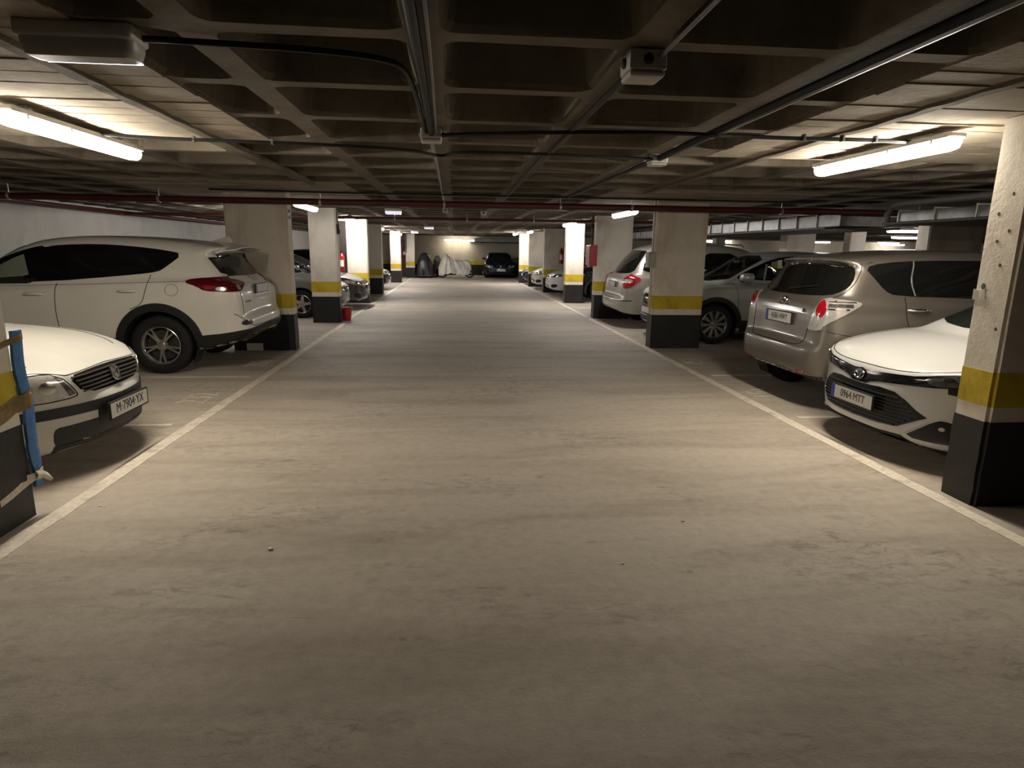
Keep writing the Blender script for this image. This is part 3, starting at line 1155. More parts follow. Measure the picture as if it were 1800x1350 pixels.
# ---- white SUV, tail to the lane
RAV = dict(L=4.605, W=1.845, H=1.675, wr=.358, rim=.232, wx=(1.06, 3.70), arch=.425, wells=.28, flare=.02,
    low=[(.75, .27), (.34, .33), (.12, .42), (.02, .50), (0, .56), (0, .66), (.05, .70), (.10, .74), (.10, .85), (.11, 1.0), (.16, 1.11), (.26, 1.18), (.9, 1.20), (1.6, 1.17), (2.6, 1.10), (3.4, 1.06), (3.7, 1.04), (4.15, .98), (4.42, .90), (4.54, .78), (4.6, .62), (4.6, .46), (4.52, .32), (4.3, .25), (3.9, .24), (1.6, .24)],
    gh=[(.25, .95), (.20, 1.12), (.24, 1.17), (.47, 1.47), (.30, 1.53), (.27, 1.555), (.36, 1.575), (.95, 1.64), (1.6, 1.672), (2.15, 1.668), (2.62, 1.59), (3.15, 1.27), (3.48, 1.06), (3.6, .95)],
    plan=[(0, 0), (0.0, .30), (.02, .60), (.07, .76), (.20, .865), (.50, .905), (1.0, .9225), (3.6, .9225), (4.1, .90), (4.38, .80), (4.52, .6), (4.6, .3), (4.605, 0)],
    sec=([.2, .42, .50, .62, .80, .98, 1.08, 1.15, 1.25], [.94, .965, .99, .99, 1.0, .995, .975, .955, .90]),
    ghw=([.15, .4, 1.0, 2.0, 3.0, 3.6], [.78, .81, .85, .87, .85, .80]),
    tum=([1.0, 1.15, 1.3, 1.5, 1.66], [1.0, .985, .94, .86, .77]), k2=.13, gcrown=.05, bend=.10, xm=2.0, cabin=.86,
    openings=[('side', [(2.26, 1.118), (3.2, 1.10), (3.2, 1.16), (2.85, 1.36), (2.5, 1.485), (2.30, 1.525)]), ('front', [(-.70, 1.10), (.70, 1.10), (.60, 1.52), (-.60, 1.52)])])
c = Car('white_suv', 'white SUV parked nose in, its red tail lamp and black arched wheel towards the lane', RAV, (-2.52 - 2.3025, 8.70, 0), PI, P_WHITE, .026)
c.panel('side_window', M_GLASS, 'left', [(2.25, 1.117), (1.3, 1.205), (1.04, 1.24), (.96, 1.29), (.76, 1.455), (.98, 1.50), (1.35, 1.54), (1.75, 1.56), (2.15, 1.545), (2.31, 1.522)], .003, .01, .05, 1, None, True)
c.panel('door_post', M_GLOSSBLK, 'left', [(2.02, 1.137), (2.46, 1.113), (2.56, 1.455), (2.40, 1.505), (2.06, 1.549)], .0042, .006, .05, 0, None, True)
FW = [(2.26, 1.118), (3.2, 1.10), (3.2, 1.16), (2.85, 1.36), (2.5, 1.485), (2.30, 1.525)]
c.panel('front_side_window', M_CLEARGLASS, 'left', FW, .003, .006, .05, 1, None, True)
c.ribbon('window_trim', M_GLOSSBLK, 'left', FW, .04, .005, True, 1, None, True)
c.panel('windscreen', M_CLEARGLASS, 'front', [(-.70, 1.10), (.70, 1.10), (.60, 1.52), (-.60, 1.52)], .003, .006)
c.ribbon('windscreen_frit', M_GLOSSBLK, 'front', [(-.70, 1.10), (.70, 1.10), (.60, 1.52), (-.60, 1.52)], .05, .005, rnd=0, closed=True)
for yy in (.38, -.38):
    car_seat(c, 2.20, yy)
cabin_mirror(c, 2.86, 1.42)
RW = c.WP('R', [('x', .30, 1.195), ('x', .42, 1.33), ('x', .50, 1.44)])
c.panel('rear_window', M_GLASS, 'wrapR', RW + [(.35, 1.475), (-.35, 1.475)] + [(-u, z) for u, z in RW[::-1]] + [(-.4, 1.18), (.4, 1.18)], .009, .016, .03, 1)
for xs in ((2.19, 1.19),):
    for o in c.ribbon('door_gap', M_GAP, 'left', [(2.17, 1.10), (2.20, .80), (2.18, .47)], .007, both=True): pass
    for o in c.ribbon('door_gap', M_GAP, 'left', [(1.12, 1.21), (1.17, 1.0), (1.22, .86), (1.36, .80)], .007, both=True): pass
    for o in c.ribbon('door_gap', M_GAP, 'left', [(3.28, 1.06), (3.32, .80), (3.25, .47)], .007, both=True): pass
c.ribbon('crease_shade_line', M_GAP, 'left', [(3.2, 1.055), (2.0, 1.085), (1.1, 1.12), (.7, 1.13)], .004, .0016, both=True)  # thin black strip painting in the shade line of a body crease
for side in ('left', 'right'):
    c.handle(1.38, 1.015, P_WHITE, side, ln=.21)
    c.handle(2.42, .975, P_WHITE, side, ln=.21)
n = 24
c.ribbon('fuel_flap', M_GAP, 'left', [(.87 + .075 * math.cos(2 * PI * k / n), 1.03 + .07 * math.sin(2 * PI * k / n)) for k in range(n)], .004, .0018, closed=True, rnd=0)
# black lower cladding and arch trims
c.panel('side_cladding', M_PLASTIC, 'left', [(3.30, .25), (1.46, .25), (1.47, .45), (3.30, .44)], .006, .02, .06, 0, None, True)
def arch(xw, zw, r0, r1, a0=-.12, a1=PI + .12, n=22):
    return [(xw + r1 * math.cos(a0 + (a1 - a0) * k / n), zw + r1 * math.sin(a0 + (a1 - a0) * k / n)) for k in range(n + 1)] + [(xw + r0 * math.cos(a1 + (a0 - a1) * k / n), zw + r0 * math.sin(a1 + (a0 - a1) * k / n)) for k in range(n + 1)]
def arch_trims(c, zw, r0, r1):
    for xw in c.sp['wx']:
        for side in ('left', 'right'):
            bm = bmesh.new()
            rings = []
            n = 30
            for k in range(n + 1):
                a = -.14 + (PI + .28) * k / n
                ring = []
                for r, lift in ((r1, -.004), (r1 - .004, .010), ((r0 + r1) / 2, .012), (r0, .008), (r0 - .002, -.07)):
                    rs = max(r, c.ra + .022)
                    p, nn = c.project(side, (xw + rs * math.cos(a), max(zw + rs * math.sin(a), c.sp.get('sill', .27))))
                    sg = 1 if side == 'left' else -1
                    ring.append(bm.verts.new(Vector((xw + r * math.cos(a), p.y + sg * lift, zw + r * math.sin(a))) + c.off))
                rings.append(ring)
            for A, B in zip(rings, rings[1:]):
                for q in range(4):
                    bm.faces.new((A[q], A[q + 1], B[q + 1], B[q]))
            done(bm, 'arch_trim', M_PLASTIC, c.root, 50)
arch_trims(c, .36, .418, .515)
c.panel('rear_cladding', M_PLASTIC, 'wrapR', c.WP('R', [('x', .62, .25), ('x', .62, .475), ('x', .35, .50), ('y', .80, .535), ('y', .50, .555), ('y', .01, .56), ('y', .01, .30), ('y', .5, .29), ('y', .8, .26), ('x', .3, .25)]), .008, .02, .04, 0, None, True)
c.ribbon('chrome_strip', M_CHROME, 'wrapR', c.WP('R', [('y', .02, .47), ('y', .40, .468), ('y', .60, .445), ('y', .76, .395)]), .03, .034, both=True, rnd=1)
c.panel('rear_reflector', M_LAMPDK, 'wrapR', c.WP('R', [('y', .62, .60), ('y', .80, .59), ('y', .79, .655), ('y', .66, .66)]), .004, .01, .05, 1, None, True)
c.ribbon('bumper_gap', M_GAP, 'rear', [(-.84, .74), (-.68, .60), (-.55, .565), (.55, .565), (.68, .60), (.84, .74)], .008, rnd=1)
c.ribbon('tailgate_gap', M_GAP, 'rear', [(.70, 1.17), (.74, 1.02), (.72, .72)], .008, both=True, rnd=1)
# lamps wrap round the corner
for o in c.panel('tail_lamp', M_DKRED, 'wrapR', c.WP('R', [('x', .74, 1.125), ('x', .62, 1.165), ('x', .30, 1.185), ('y', .78, 1.165), ('y', .60, 1.14), ('y', .40, 1.095), ('y', .58, 1.065), ('y', .70, 1.015), ('x', .22, 1.005), ('x', .50, 1.02), ('x', .57, 1.07)]), .010, .025, .04, 1, None, True):
    s1 = 1 if o.data.vertices[0].co.y > 0 else -1
    c.panel('lamp_reflector', M_RED, 'wrapR', [(s1 * u, z) for u, z in c.WP('R', [('x', .52, 1.085), ('x', .40, 1.09), ('x', .40, 1.035), ('x', .48, 1.035)])], .012, .006, .05, 1, o)
    c.panel('lamp_reflector', M_CLEAR, 'wrapR', [(s1 * u, z) for u, z in c.WP('R', [('x', .36, 1.065), ('x', .24, 1.07), ('x', .24, 1.02), ('x', .36, 1.025)])], .012, .006, .05, 1, o)
    c.panel('lamp_reflector', M_CLEAR, 'wrapR', [(s1 * u, z) for u, z in c.WP('R', [('y', .80, 1.09), ('y', .72, 1.08), ('y', .72, 1.03), ('y', .80, 1.025)])], .012, .006, .05, 1, o)
c.panel('plate_surround', P_WHITE, 'rear', [(-.40, 1.10), (.40, 1.10), (.36, .93), (-.36, .93)], .004, .012, .06, 1)
c.plate(None, 0, 1.015, .088, front=False, band=True)
c.panel('badge', M_CHROME, 'rear', [(.09 * math.cos(k * .449), 1.145 + .035 * math.sin(k * .449)) for k in range(14)], .01, .012, .05, 0)
c.panel('model_badge', M_LAMPDK, 'rear', [(.44, .885), (.62, .885), (.62, .865), (.44, .865)], .006, .008, .05, 0)
c.wheels('ten', which=('rl', 'rr', 'fl', 'fr'), inset=.02)
bm = bmesh.new()
R = [[bm.verts.new((x + c.off.x, w * s, z)) for s, z in ((-1, .0), (0, h), (1, .0))] for x, w, h in ((.42, .012, .03), (.46, .012, .085), (.56, .03, .055), (.70, .012, .015))]
for A, B in zip(R, R[1:]):
    for k in range(2):
        bm.faces.new((A[k], A[k + 1], B[k + 1], B[k]))
bm.faces.new(R[0]); bm.faces.new(R[-1])
o = done(bm, 'roof_aerial', P_WHITE, c.root, 30)
o.location = (0, 0, 1.60)
bm = bmesh.new()
rows = []
for k in range(15):
    y = -.60 + 1.20 * k / 14
    q = (y / .60) ** 2
    e = max(0., abs(y) - .5) * 1.2
    rows.append([bm.verts.new((x + c.off.x, y, z)) for x, z in ((.60, 1.608 - .06 * q), (.38, 1.582 - .055 * q), (.205 + e, 1.556 - .05 * q), (.20 + e, 1.540 - .05 * q), (.42, 1.50 - .04 * q))])
for A, B in zip(rows, rows[1:]):
    for k in range(4):
        bm.faces.new((A[k], A[k + 1], B[k + 1], B[k]))
bm.faces.new(rows[0]); bm.faces.new(rows[-1])
done(bm, 'rear_spoiler', P_WHITE, c.root, 40)
c.mirror(3.46, 1.09, P_WHITE, 1)
c.mirror(3.46, 1.09, P_WHITE, -1)

# ---- old white saloon, nose to the lane
PAS = dict(L=4.675, W=1.74, H=1.46, wr=.313, rim=.19, wx=(1.04, 3.76), arch=.355, wells=.26, crown=.05, flare=.01,
    low=[(.3, .24), (.05, .34), (0, .5), (.02, .72), (.10, .97), (.35, 1.0), (1.0, .98), (2.2, .95), (3.3, .955), (3.72, .925), (4.02, .885), (4.30, .81), (4.48, .745), (4.555, .715), (4.59, .67), (4.612, .60), (4.625, .545), (4.66, .525), (4.678, .50), (4.678, .43), (4.655, .42), (4.648, .33), (4.635, .25), (4.58, .195), (4.2, .18), (3.6, .19), (1.5, .19)],
    gh=[(.9, .85), (.85, .98), (1.15, 1.15), (1.6, 1.36), (2.0, 1.44), (2.5, 1.455), (2.85, 1.40), (3.2, 1.17), (3.5, .965), (3.6, .85)],
    plan=[(0, 0), (0, .5), (.10, .74), (.5, .84), (1.2, .87), (3.4, .87), (3.9, .862), (4.14, .83), (4.31, .76), (4.45, .64), (4.57, .45), (4.65, .23), (4.675, 0)],
    sec=([.15, .3, .42, .50, .65, .80, .90, 1.0], [.93, .965, .985, 1.0, .995, .97, .945, .90]),
    ghw=([.8, 1.5, 2.5, 3.6], [.70, .74, .76, .72]), tum=([.9, 1.0, 1.2, 1.45], [1.0, .97, .88, .74]), k1=.06, gcrown=.04)
c = Car('white_saloon', 'old white saloon with round-badged slatted grille and black bumper strip, nose to the lane', PAS, (-2.44 - 4.675 / 2, 4.69, 0), 0, P_WHITE2, .026)
c.panel('windscreen', M_WSCREEN, 'front', [(-.64, 1.0), (.64, 1.0), (.52, 1.38), (-.52, 1.38)], .003)
c.panel('side_window', M_GLASS, 'left', [(3.1, .99), (1.3, 1.03), (1.5, 1.2), (1.8, 1.34), (2.4, 1.38), (2.75, 1.32)], .003, both=True)
c.panel('headlamp_surround', M_GAP, 'front', [(-.492, .722), (-.395, .572), (-.415, .548), (-.60, .540), (-.735, .555), (-.765, .62), (-.745, .722), (-.60, .735)], .002, .014, .04, 1, None, True)
for o in c.panel('headlamp', M_CLEAR, 'front', [(-.498, .714), (-.408, .575), (-.425, .556), (-.60, .548), (-.728, .562), (-.757, .62), (-.738, .714), (-.60, .727)], .005, .016, .04, 1, None, True):
    s1 = 1 if o.data.vertices[0].co.y > 0 else -1
    for (u, v, r) in ((.565, .64, .042), (.672, .64, .044)):
        c.panel('lamp_reflector', M_REFLECTOR, 'front', [(s1 * (u + r * math.cos(2 * PI * k / 14)), v + r * math.sin(2 * PI * k / 14)) for k in range(14)], .0068, .006, .05, 0, o)
    c.panel('indicator_lens', M_LAMPDK, 'front', [(s1 * .462, .64), (s1 * .420, .575), (s1 * .46, .566), (s1 * .515, .70), (s1 * .492, .70)], .0068, .006, .05, 0, o)
GP = [(-.44, .692), (-.2, .703), (0, .706), (.2, .703), (.44, .692), (.355, .560), (0, .550), (-.355, .560)]
M_SLAT = mat('dusty_grille_slat', (.045, .036, .028), .5)
gr = c.panel('grille', M_GAP, 'front', GP, .003, .014, .04, 1)
for k in range(5):
    z = .578 + .026 * k
    hwid = .345 + (z - .56) * .58
    c.ribbon('grille_slat', M_SLAT, 'front', [(-hwid, z - .003), (0, z), (hwid, z - .003)], .010, .011, rnd=0, parent=gr)
for o in c.ribbon('bonnet_gap', M_GAP, 'top', [(3.5, .72), (4.0, .70), (4.25, .62), (4.36, .52)], .006, both=True): pass
c.ribbon('bonnet_gap', M_GAP, 'front', [(-.74, .742), (-.60, .742), (-.505, .724), (-.44, .70), (0, .714), (.44, .70), (.505, .724), (.60, .742), (.74, .742)], .005, rnd=0)
# the round badge
p, nrm = c.place('front', (0, .632), .022)
bd = link('badge', None, c.root, None, p)
bd.rotation_euler = nrm.to_track_quat('Z', 'Y').to_euler()
bm = bmesh.new()
lathe(bm, [(.058, -.004), (.060, .002), (.055, .006), (.049, .003), (.049, -.004)], 'Z', 28, closed=True)
def stroke(bm, pts, wv, z=.004, th=.006):
    for a, b in zip(pts, pts[1:]):
        d = (Vector(b) - Vector(a))
        L = d.length
        ang = math.atan2(d.y, d.x)
        vs = box(bm, (0, 0, 0), (L + wv * .6, wv, th))
        bmesh.ops.rotate(bm, verts=vs, cent=(0, 0, 0), matrix=Matrix.Rotation(ang, 3, 'Z'))
        bmesh.ops.translate(bm, verts=vs, vec=((a[0] + b[0]) / 2, (a[1] + b[1]) / 2, z - th / 2))
done(bm, 'badge_ring', M_CHROME, bd, 40)
bm = bmesh.new()
stroke(bm, [(-.022, .047), (0, .004), (.022, .047)], .009)
stroke(bm, [(-.047, .022), (-.024, -.042), (0, .002), (.024, -.042), (.047, .022)], .009)
lathe(bm, [(.0005, -.003), (.05, -.003), (.05, -.006), (.0005, -.006)], 'Z', 20)
done(bm, 'badge_monogram', M_CHROME, bd)
# bumper
c.panel('bumper_strip', M_PLASTIC, 'wrapF', c.WP('F', [('x', 4.0, .51), ('y', .80, .505), ('y', .5, .502), ('y', .005, .498), ('y', .005, .428), ('y', .5, .432), ('y', .80, .440), ('x', 4.0, .45)]), .010, .02, .05, 0, None, True)
c.panel('lower_grille', M_PLASTIC, 'front', [(-.52, .372), (.52, .372), (.56, .35), (.56, .25), (.52, .225), (-.52, .225), (-.56, .25), (-.56, .35)], .004, .014, .05, 1)
c.panel('air_dam', M_PLASTIC, 'front', [(-.56, .245), (-.5, .245), (.5, .245), (.56, .245), (.56, .19), (-.56, .19)], .006, .014, .05, 0)
c.panel('plate_recess', M_PLASTIC, 'front', [(-.275, .445), (.275, .445), (.275, .33), (-.275, .33)], .006, .014, .05, 0)
c.plate('M\u00b77904\u00b7YX', 0, .405, 4.697, True, 0, False, size=.098, sx=.86)
c.wheels('five', which=('fl', 'fr', 'rl', 'rr'))
c.mirror(2.9, 1.0, P_WHITE2, 1)
# packing tape on the lamp corner
M_TAPE = mat('clear_packing_tape', (.52, .47, .38), .3, spec=.6, var=.25, scale=30)
c.panel('packing_tape', M_TAPE, 'front', [(-.77, .75), (-.72, .775), (-.685, .75), (-.715, .69), (-.69, .62), (-.70, .555), (-.77, .56), (-.79, .66)], .009, .006, .04, 0)

# ---- white hatchback, nose to the lane, half behind the near pillar
COR = dict(L=4.37, W=1.79, H=1.435, wr=.318, rim=.215, wx=(.80, 3.44), arch=.37, wells=.26, crown=.055, flare=.015,
    low=[(.3, .24), (.05, .34), (0, .5), (.02, .72), (.14, .97), (.35, 1.0), (1.0, .99), (2.2, .95), (3.15, .95), (3.45, .925), (3.75, .88), (4.02, .82), (4.2, .765), (4.29, .715), (4.325, .68), (4.34, .62), (4.36, .56), (4.372, .46), (4.372, .36), (4.385, .31), (4.385, .255), (4.34, .21), (4.2, .18), (3.9, .17), (1.5, .18)],
    gh=[(.25, .85), (.22, .98), (.5, 1.2), (.7, 1.38), (1.3, 1.42), (1.8, 1.43), (2.3, 1.38), (2.8, 1.2), (3.46, .935), (3.54, .85)],
    plan=[(0, 0), (0, .5), (.10, .76), (.5, .86), (1.2, .895), (3.4, .895), (3.72, .885), (3.94, .855), (4.09, .79), (4.21, .67), (4.305, .47), (4.36, .22), (4.37, 0)],
    sec=([.12, .25, .40, .55, .68, .80, .90, 1.0], [.96, .99, .985, .975, .995, .985, .95, .90]),
    ghw=([.2, 1.0, 2.0, 3.4], [.66, .73, .76, .72]), tum=([.9, 1.0, 1.2, 1.43], [1.0, .97, .87, .72]), k1=.06, gcrown=.04)
c = Car('white_hatchback', 'clean white hatchback with black mesh grille, nose to the lane behind the big near pillar', COR, (3.235 + 4.37 / 2, 4.61, 0), PI, P_PEARL, .026)
c.panel('windscreen', M_WSCREEN, 'front', [(-.70, .965), (.70, .965), (.62, 1.15), (.53, 1.36), (-.53, 1.36), (-.62, 1.15)], .003)
c.panel('side_window', M_GLASS, 'left', [(3.0, .99), (1.0, 1.04), (1.2, 1.25), (1.7, 1.36), (2.2, 1.33), (2.65, 1.2)], .003, both=True)
c.ribbon('bonnet_gap', M_GAP, 'front', [(-.80, .78), (-.62, .735), (-.40, .705), (-.2, .698), (0, .697), (.2, .698), (.40, .705), (.62, .735), (.80, .78)], .005, rnd=1)
c.ribbon('bonnet_gap', M_GAP, 'top', [(3.2, .74), (3.7, .74), (3.95, .73), (4.08, .70)], .005, both=True)
band = [(0, .66), (.10, .655), (.30, .672), (.50, .690), (.66, .722), (.80, .755), (.875, .765), (.875, .68), (.80, .655), (.62, .628), (.42, .612), (.22, .592), (.13, .575), (.09, .555), (0, .55)]
c.panel('upper_grille', M_GLOSSBLK, 'front', band + [(-a, b) for a, b in band[1:-1]][::-1], .003, .014, .04, 0)
for o in c.panel('headlamp', M_LAMPDK, 'front', [(.56, .695), (.70, .732), (.87, .765), (.885, .70), (.78, .662), (.62, .640)], .006, .014, .04, 1, None, True):
    s1 = 1 if o.data.vertices[0].co.y > 0 else -1
    c.ribbon('daylight_strip', M_CHROME, 'front', [(s1 * .58, .700), (s1 * .72, .735), (s1 * .86, .765)], .01, .008, parent=o)
    c.panel('lamp_reflector', M_REFLECTOR, 'front', [(s1 * (.70 + .03 * math.cos(2 * PI * k / 12)), .695 + .022 * math.sin(2 * PI * k / 12)) for k in range(12)], .0075, .006, .05, 0, o)
c.panel('headlamp_notch', M_GLOSSBLK, 'front', [(.70, .64), (.86, .665), (.88, .615), (.80, .585), (.70, .60)], .004, .014, .04, 0, None, True)
low = [(0, .545), (.12, .548), (.24, .556), (.38, .548), (.47, .505), (.55, .445), (.62, .405), (.55, .365), (.44, .298), (.28, .285), (0, .280)]
gr = c.panel('lower_grille', M_GLOSSBLK, 'front', low + [(-a, b) for a, b in low[1:-1]][::-1], .003, .02, .045, 0)
for k in range(9):
    z = .300 + .026 * k
    hwid = .40 + min(.17, max(0, (z - .29) * 1.5)) if z < .41 else .56 - (z - .41) * 1.35
    c.ribbon('grille_bar', M_PLASTIC, 'front', [(-hwid, z), (0, z - .004), (hwid, z)], .009, .012, rnd=0, parent=gr, step=.06)
lip = [(0, .277), (.28, .281), (.44, .294), (.54, .352), (.62, .402), (.64, .388), (.57, .325), (.47, .25), (.28, .237), (0, .233)]
c.panel('under_lip', M_PLASTIC, 'front', [(-.46, .236), (-.28, .226), (.28, .226), (.46, .236), (.56, .19), (.50, .165), (-.50, .165), (-.56, .19)], .012, .02, .05, 0)
c.panel('bumper_lip', P_PEARL, 'front', lip + [(-a, b) for a, b in lip[1:-1]][::-1], .006, .02, .045, 0)
for o in c.panel('fog_lamp_bezel', M_GLOSSBLK, 'front', [(.49, .24), (.58, .315), (.655, .385), (.70, .41), (.78, .38), (.84, .31), (.845, .255), (.74, .235)], .006, .02, .045, 1, None, True):
    s1 = 1 if o.data.vertices[0].co.y > 0 else -1
    c.panel('fog_lamp', M_CLEAR, 'front', [(s1 * (.70 + .015 * math.cos(2 * PI * k / 12)), .345 + .015 * math.sin(2 * PI * k / 12)) for k in range(12)], .012, .012, .05, 0, o)
    c.ribbon('fog_trim', M_CHROME, 'front', [(s1 * .735, .395), (s1 * .80, .37), (s1 * .852, .30), (s1 * .85, .262)], .009, .01, rnd=1, parent=o)
# oval badge
p, nrm = c.place('front', (0, .61), .012)
bd = link('badge', None, c.root, None, p)
bd.rotation_euler = nrm.to_track_quat('Z', 'Y').to_euler()
def ring2d(bm, a, b, cx, cy, wv=.006, z=.004, n=24):
    pts = [(cx + a * math.cos(2 * PI * k / n), cy + b * math.sin(2 * PI * k / n), z) for k in range(n + 1)]
    tube(bm, pts, wv, 6, False)
def oval_badge(root_o, s=1.0):
    bm = bmesh.new()
    ring2d(bm, .064 * s, .043 * s, 0, 0, .0055 * s)
    done(bm, 'badge_ring', M_CHROME, root_o, 40)
    bm = bmesh.new()
    ring2d(bm, .018 * s, .040 * s, 0, 0, .0045 * s)
    ring2d(bm, .042 * s, .016 * s, 0, .018 * s, .0045 * s)
    done(bm, 'badge_monogram', M_CHROME, root_o, 40)
oval_badge(bd, .85)
bm = bmesh.new()
lathe(bm, [(.0005, -.004), (.056, -.004), (.056, -.012), (.0005, -.012)], 'Z', 24)
done(bm, 'badge_backing', M_GLOSSBLK, bd)
c.plate('0964 MTT', 0, .425, 4.397, True, 0, True)
c.wheels('five', which=('fl', 'fr', 'rl', 'rr'))
c.mirror(2.9, .98, P_PEARL, 1)

# ---- taupe people carrier, tail to the lane
VER = dict(L=4.44, W=1.79, H=1.62, wr=.318, rim=.21, wx=(.70, 3.48), arch=.37, wells=.27, crown=.03, flare=.012,
    low=[(.6, .25), (.25, .29), (.10, .33), (.03, .40), (.0, .50), (.01, .60), (.04, .655), (.085, .68), (.10, .80), (.115, .95), (.145, 1.08), (.20, 1.15), (.6, 1.155), (1.4, 1.13), (2.6, 1.06), (3.3, 1.03), (3.6, .99), (4.1, .90), (4.32, .80), (4.42, .65), (4.44, .5), (4.4, .3), (4.2, .22), (3.6, .2), (1.4, .22)],
    gh=[(.22, .95), (.155, 1.12), (.19, 1.17), (.37, 1.42), (.40, 1.475), (.33, 1.505), (.36, 1.525), (.7, 1.57), (1.2, 1.605), (1.8, 1.615), (2.4, 1.58), (2.8, 1.47), (3.4, 1.10), (3.55, .95)],
    plan=[(0, 0), (0, .32), (.02, .58), (.07, .74), (.18, .845), (.42, .885), (1.0, .895), (3.4, .895), (3.9, .87), (4.2, .77), (4.36, .55), (4.43, .25), (4.44, 0)],
    sec=([.2, .3, .40, .55, .68, .82, 1.0, 1.1, 1.2], [.93, .955, .98, 1.0, 1.0, .99, .985, .965, .92]),
    ghw=([.1, .4, 1.0, 2.0, 3.5], [.78, .815, .84, .85, .80]), tum=([1.0, 1.15, 1.3, 1.5, 1.62], [1.0, .985, .935, .85, .76]), k2=.12, gcrown=.06, bend=.12, xm=1.8)
c = Car('taupe_people_carrier', 'taupe metallic people carrier parked nose in, round red tail lamp and big rear window', VER, (3.435 + 2.22, 6.45, 0), 0, P_TAUPE)
c.panel('rear_window', M_GLASS, 'rear', [(-.62, 1.15), (-.30, 1.135), (.30, 1.135), (.62, 1.15), (.72, 1.20), (.73, 1.28), (.675, 1.40), (.61, 1.45), (.3, 1.462), (-.3, 1.462), (-.61, 1.45), (-.675, 1.40), (-.73, 1.28), (-.72, 1.20)], .003, .01, .05, 1)
for side in (True,):
    c.panel('side_window', M_GLASS, 'left', [(.52, 1.425), (.60, 1.33), (.70, 1.21), (.80, 1.165), (1.5, 1.15), (3.0, 1.10), (2.78, 1.35), (2.45, 1.48), (1.9, 1.505), (1.1, 1.50), (.68, 1.47)], .003, .01, .05, 1, None, True)
c.ribbon('window_trim', M_SILVERTRIM, 'left', [(1.02, 1.49), (.96, 1.30), (1.0, 1.165)], .012, .006, both=True, rnd=1)
c.panel('windscreen', M_WSCREEN, 'front', [(-.70, 1.10), (.70, 1.10), (.58, 1.47), (-.58, 1.47)], .003)
c.ribbon('tailgate_gap', M_GAP, 'rear', [(-.68, 1.48), (-.76, 1.22), (-.70, 1.13), (-.64, 1.10), (-.56, .84), (-.54, .66), (-.4, .635), (.4, .635), (.54, .66), (.56, .84), (.64, 1.10), (.70, 1.13), (.76, 1.22), (.68, 1.48)], .007, rnd=1)
c.ribbon('door_gap', M_GAP, 'left', [(.90, 1.155), (.88, 1.0), (.98, .78), (1.14, .60)], .006, both=True)
c.ribbon('door_gap', M_GAP, 'left', [(1.95, 1.13), (1.98, .7), (1.95, .30)], .006, both=True)
c.ribbon('bumper_gap', M_GAP, 'left', [(.10, .83), (.22, .80), (.45, .765)], .005, both=True)
for side in ('left', 'right'):
    c.handle(1.02, 1.03, M_CHROME, side, ln=.22)
    c.handle(2.15, 1.0, M_CHROME, side, ln=.22)
for o in c.panel('tail_lamp', M_CLEAR, 'wrapR', c.WP('R', [('y', .655, 1.10), ('y', .76, 1.13), ('x', .20, 1.125), ('x', .43, 1.105), ('x', .45, 1.075), ('x', .30, .99), ('x', .12, .87), ('y', .775, .815), ('y', .58, .805), ('y', .585, .86)]), .008, .02, .04, 1, None, True):
    s1 = 1 if o.data.vertices[0].co.y > 0 else -1
    u0 = c.S('R', y=.735)
    c.panel('lamp_lens', M_RED, 'wrapR', [(s1 * (u0 + .078 * math.cos(2 * PI * k / 18)), 1.025 + .082 * math.sin(2 * PI * k / 18)) for k in range(18)], .013, .009, .04, 0, o)
    for z, wv, mm in ((1.095, .012, M_CHROME), (1.065, .032, M_LAMPDK), (1.03, .010, M_CHROME)):
        c.ribbon('lamp_bar', mm, 'wrapR', [(s1 * c.S('R', x=.14), z), (s1 * c.S('R', x=.39 - (1.095 - z)), z)], wv, .012, parent=o, rnd=0)
c.ribbon('chrome_strip', M_CHROME, 'rear', [(-.42, .985), (0, .995), (.42, .985)], .04, .018, rnd=1)
c.panel('plate_recess', P_TAUPE, 'rear', [(-.36, .965), (.36, .965), (.33, .80), (-.33, .80)], .002, .008, .05, 1)
c.plate('4586 HWY', 0, .885, .088, False, 0, True)
p, nrm = c.place('rear', (0, 1.055), .014)
bd = link('badge', None, c.root, None, p)
bd.rotation_euler = nrm.to_track_quat('Z', 'Y').to_euler()
oval_badge(bd, 1.05)
c.panel('lower_bumper', M_PLASTIC, 'rear', [(-.80, .36), (-.5, .345), (.5, .345), (.80, .36), (.74, .28), (-.74, .28)], .005, .016, .05, 0)
c.panel('diffuser_strip', M_SILVERTRIM, 'rear', [(-.45, .345), (.45, .345), (.42, .30), (-.42, .30)], .008, .016, .05, 0)
c.panel('rear_reflector', M_RED, 'rear', [(.50, .385), (.64, .39), (.62, .36), (.51, .352)], .007, .012, .05, 0, None, True)
p, nrm = c.place('rear', (0.02, 1.18), .012)
q, _ = c.place('rear', (-.40, 1.23), .014)
bm = bmesh.new()
tube(bm, [p, p.lerp(q, .5) + Vector((-.012, 0, 0)), q], [.011, .008, .006], 6)
done(bm, 'rear_wiper', M_PLASTIC, c.root)
c.wheels('ten', which=('rl', 'rr', 'fl', 'fr'), inset=.05)
c.mirror(3.15, 1.10, P_TAUPE, 1)

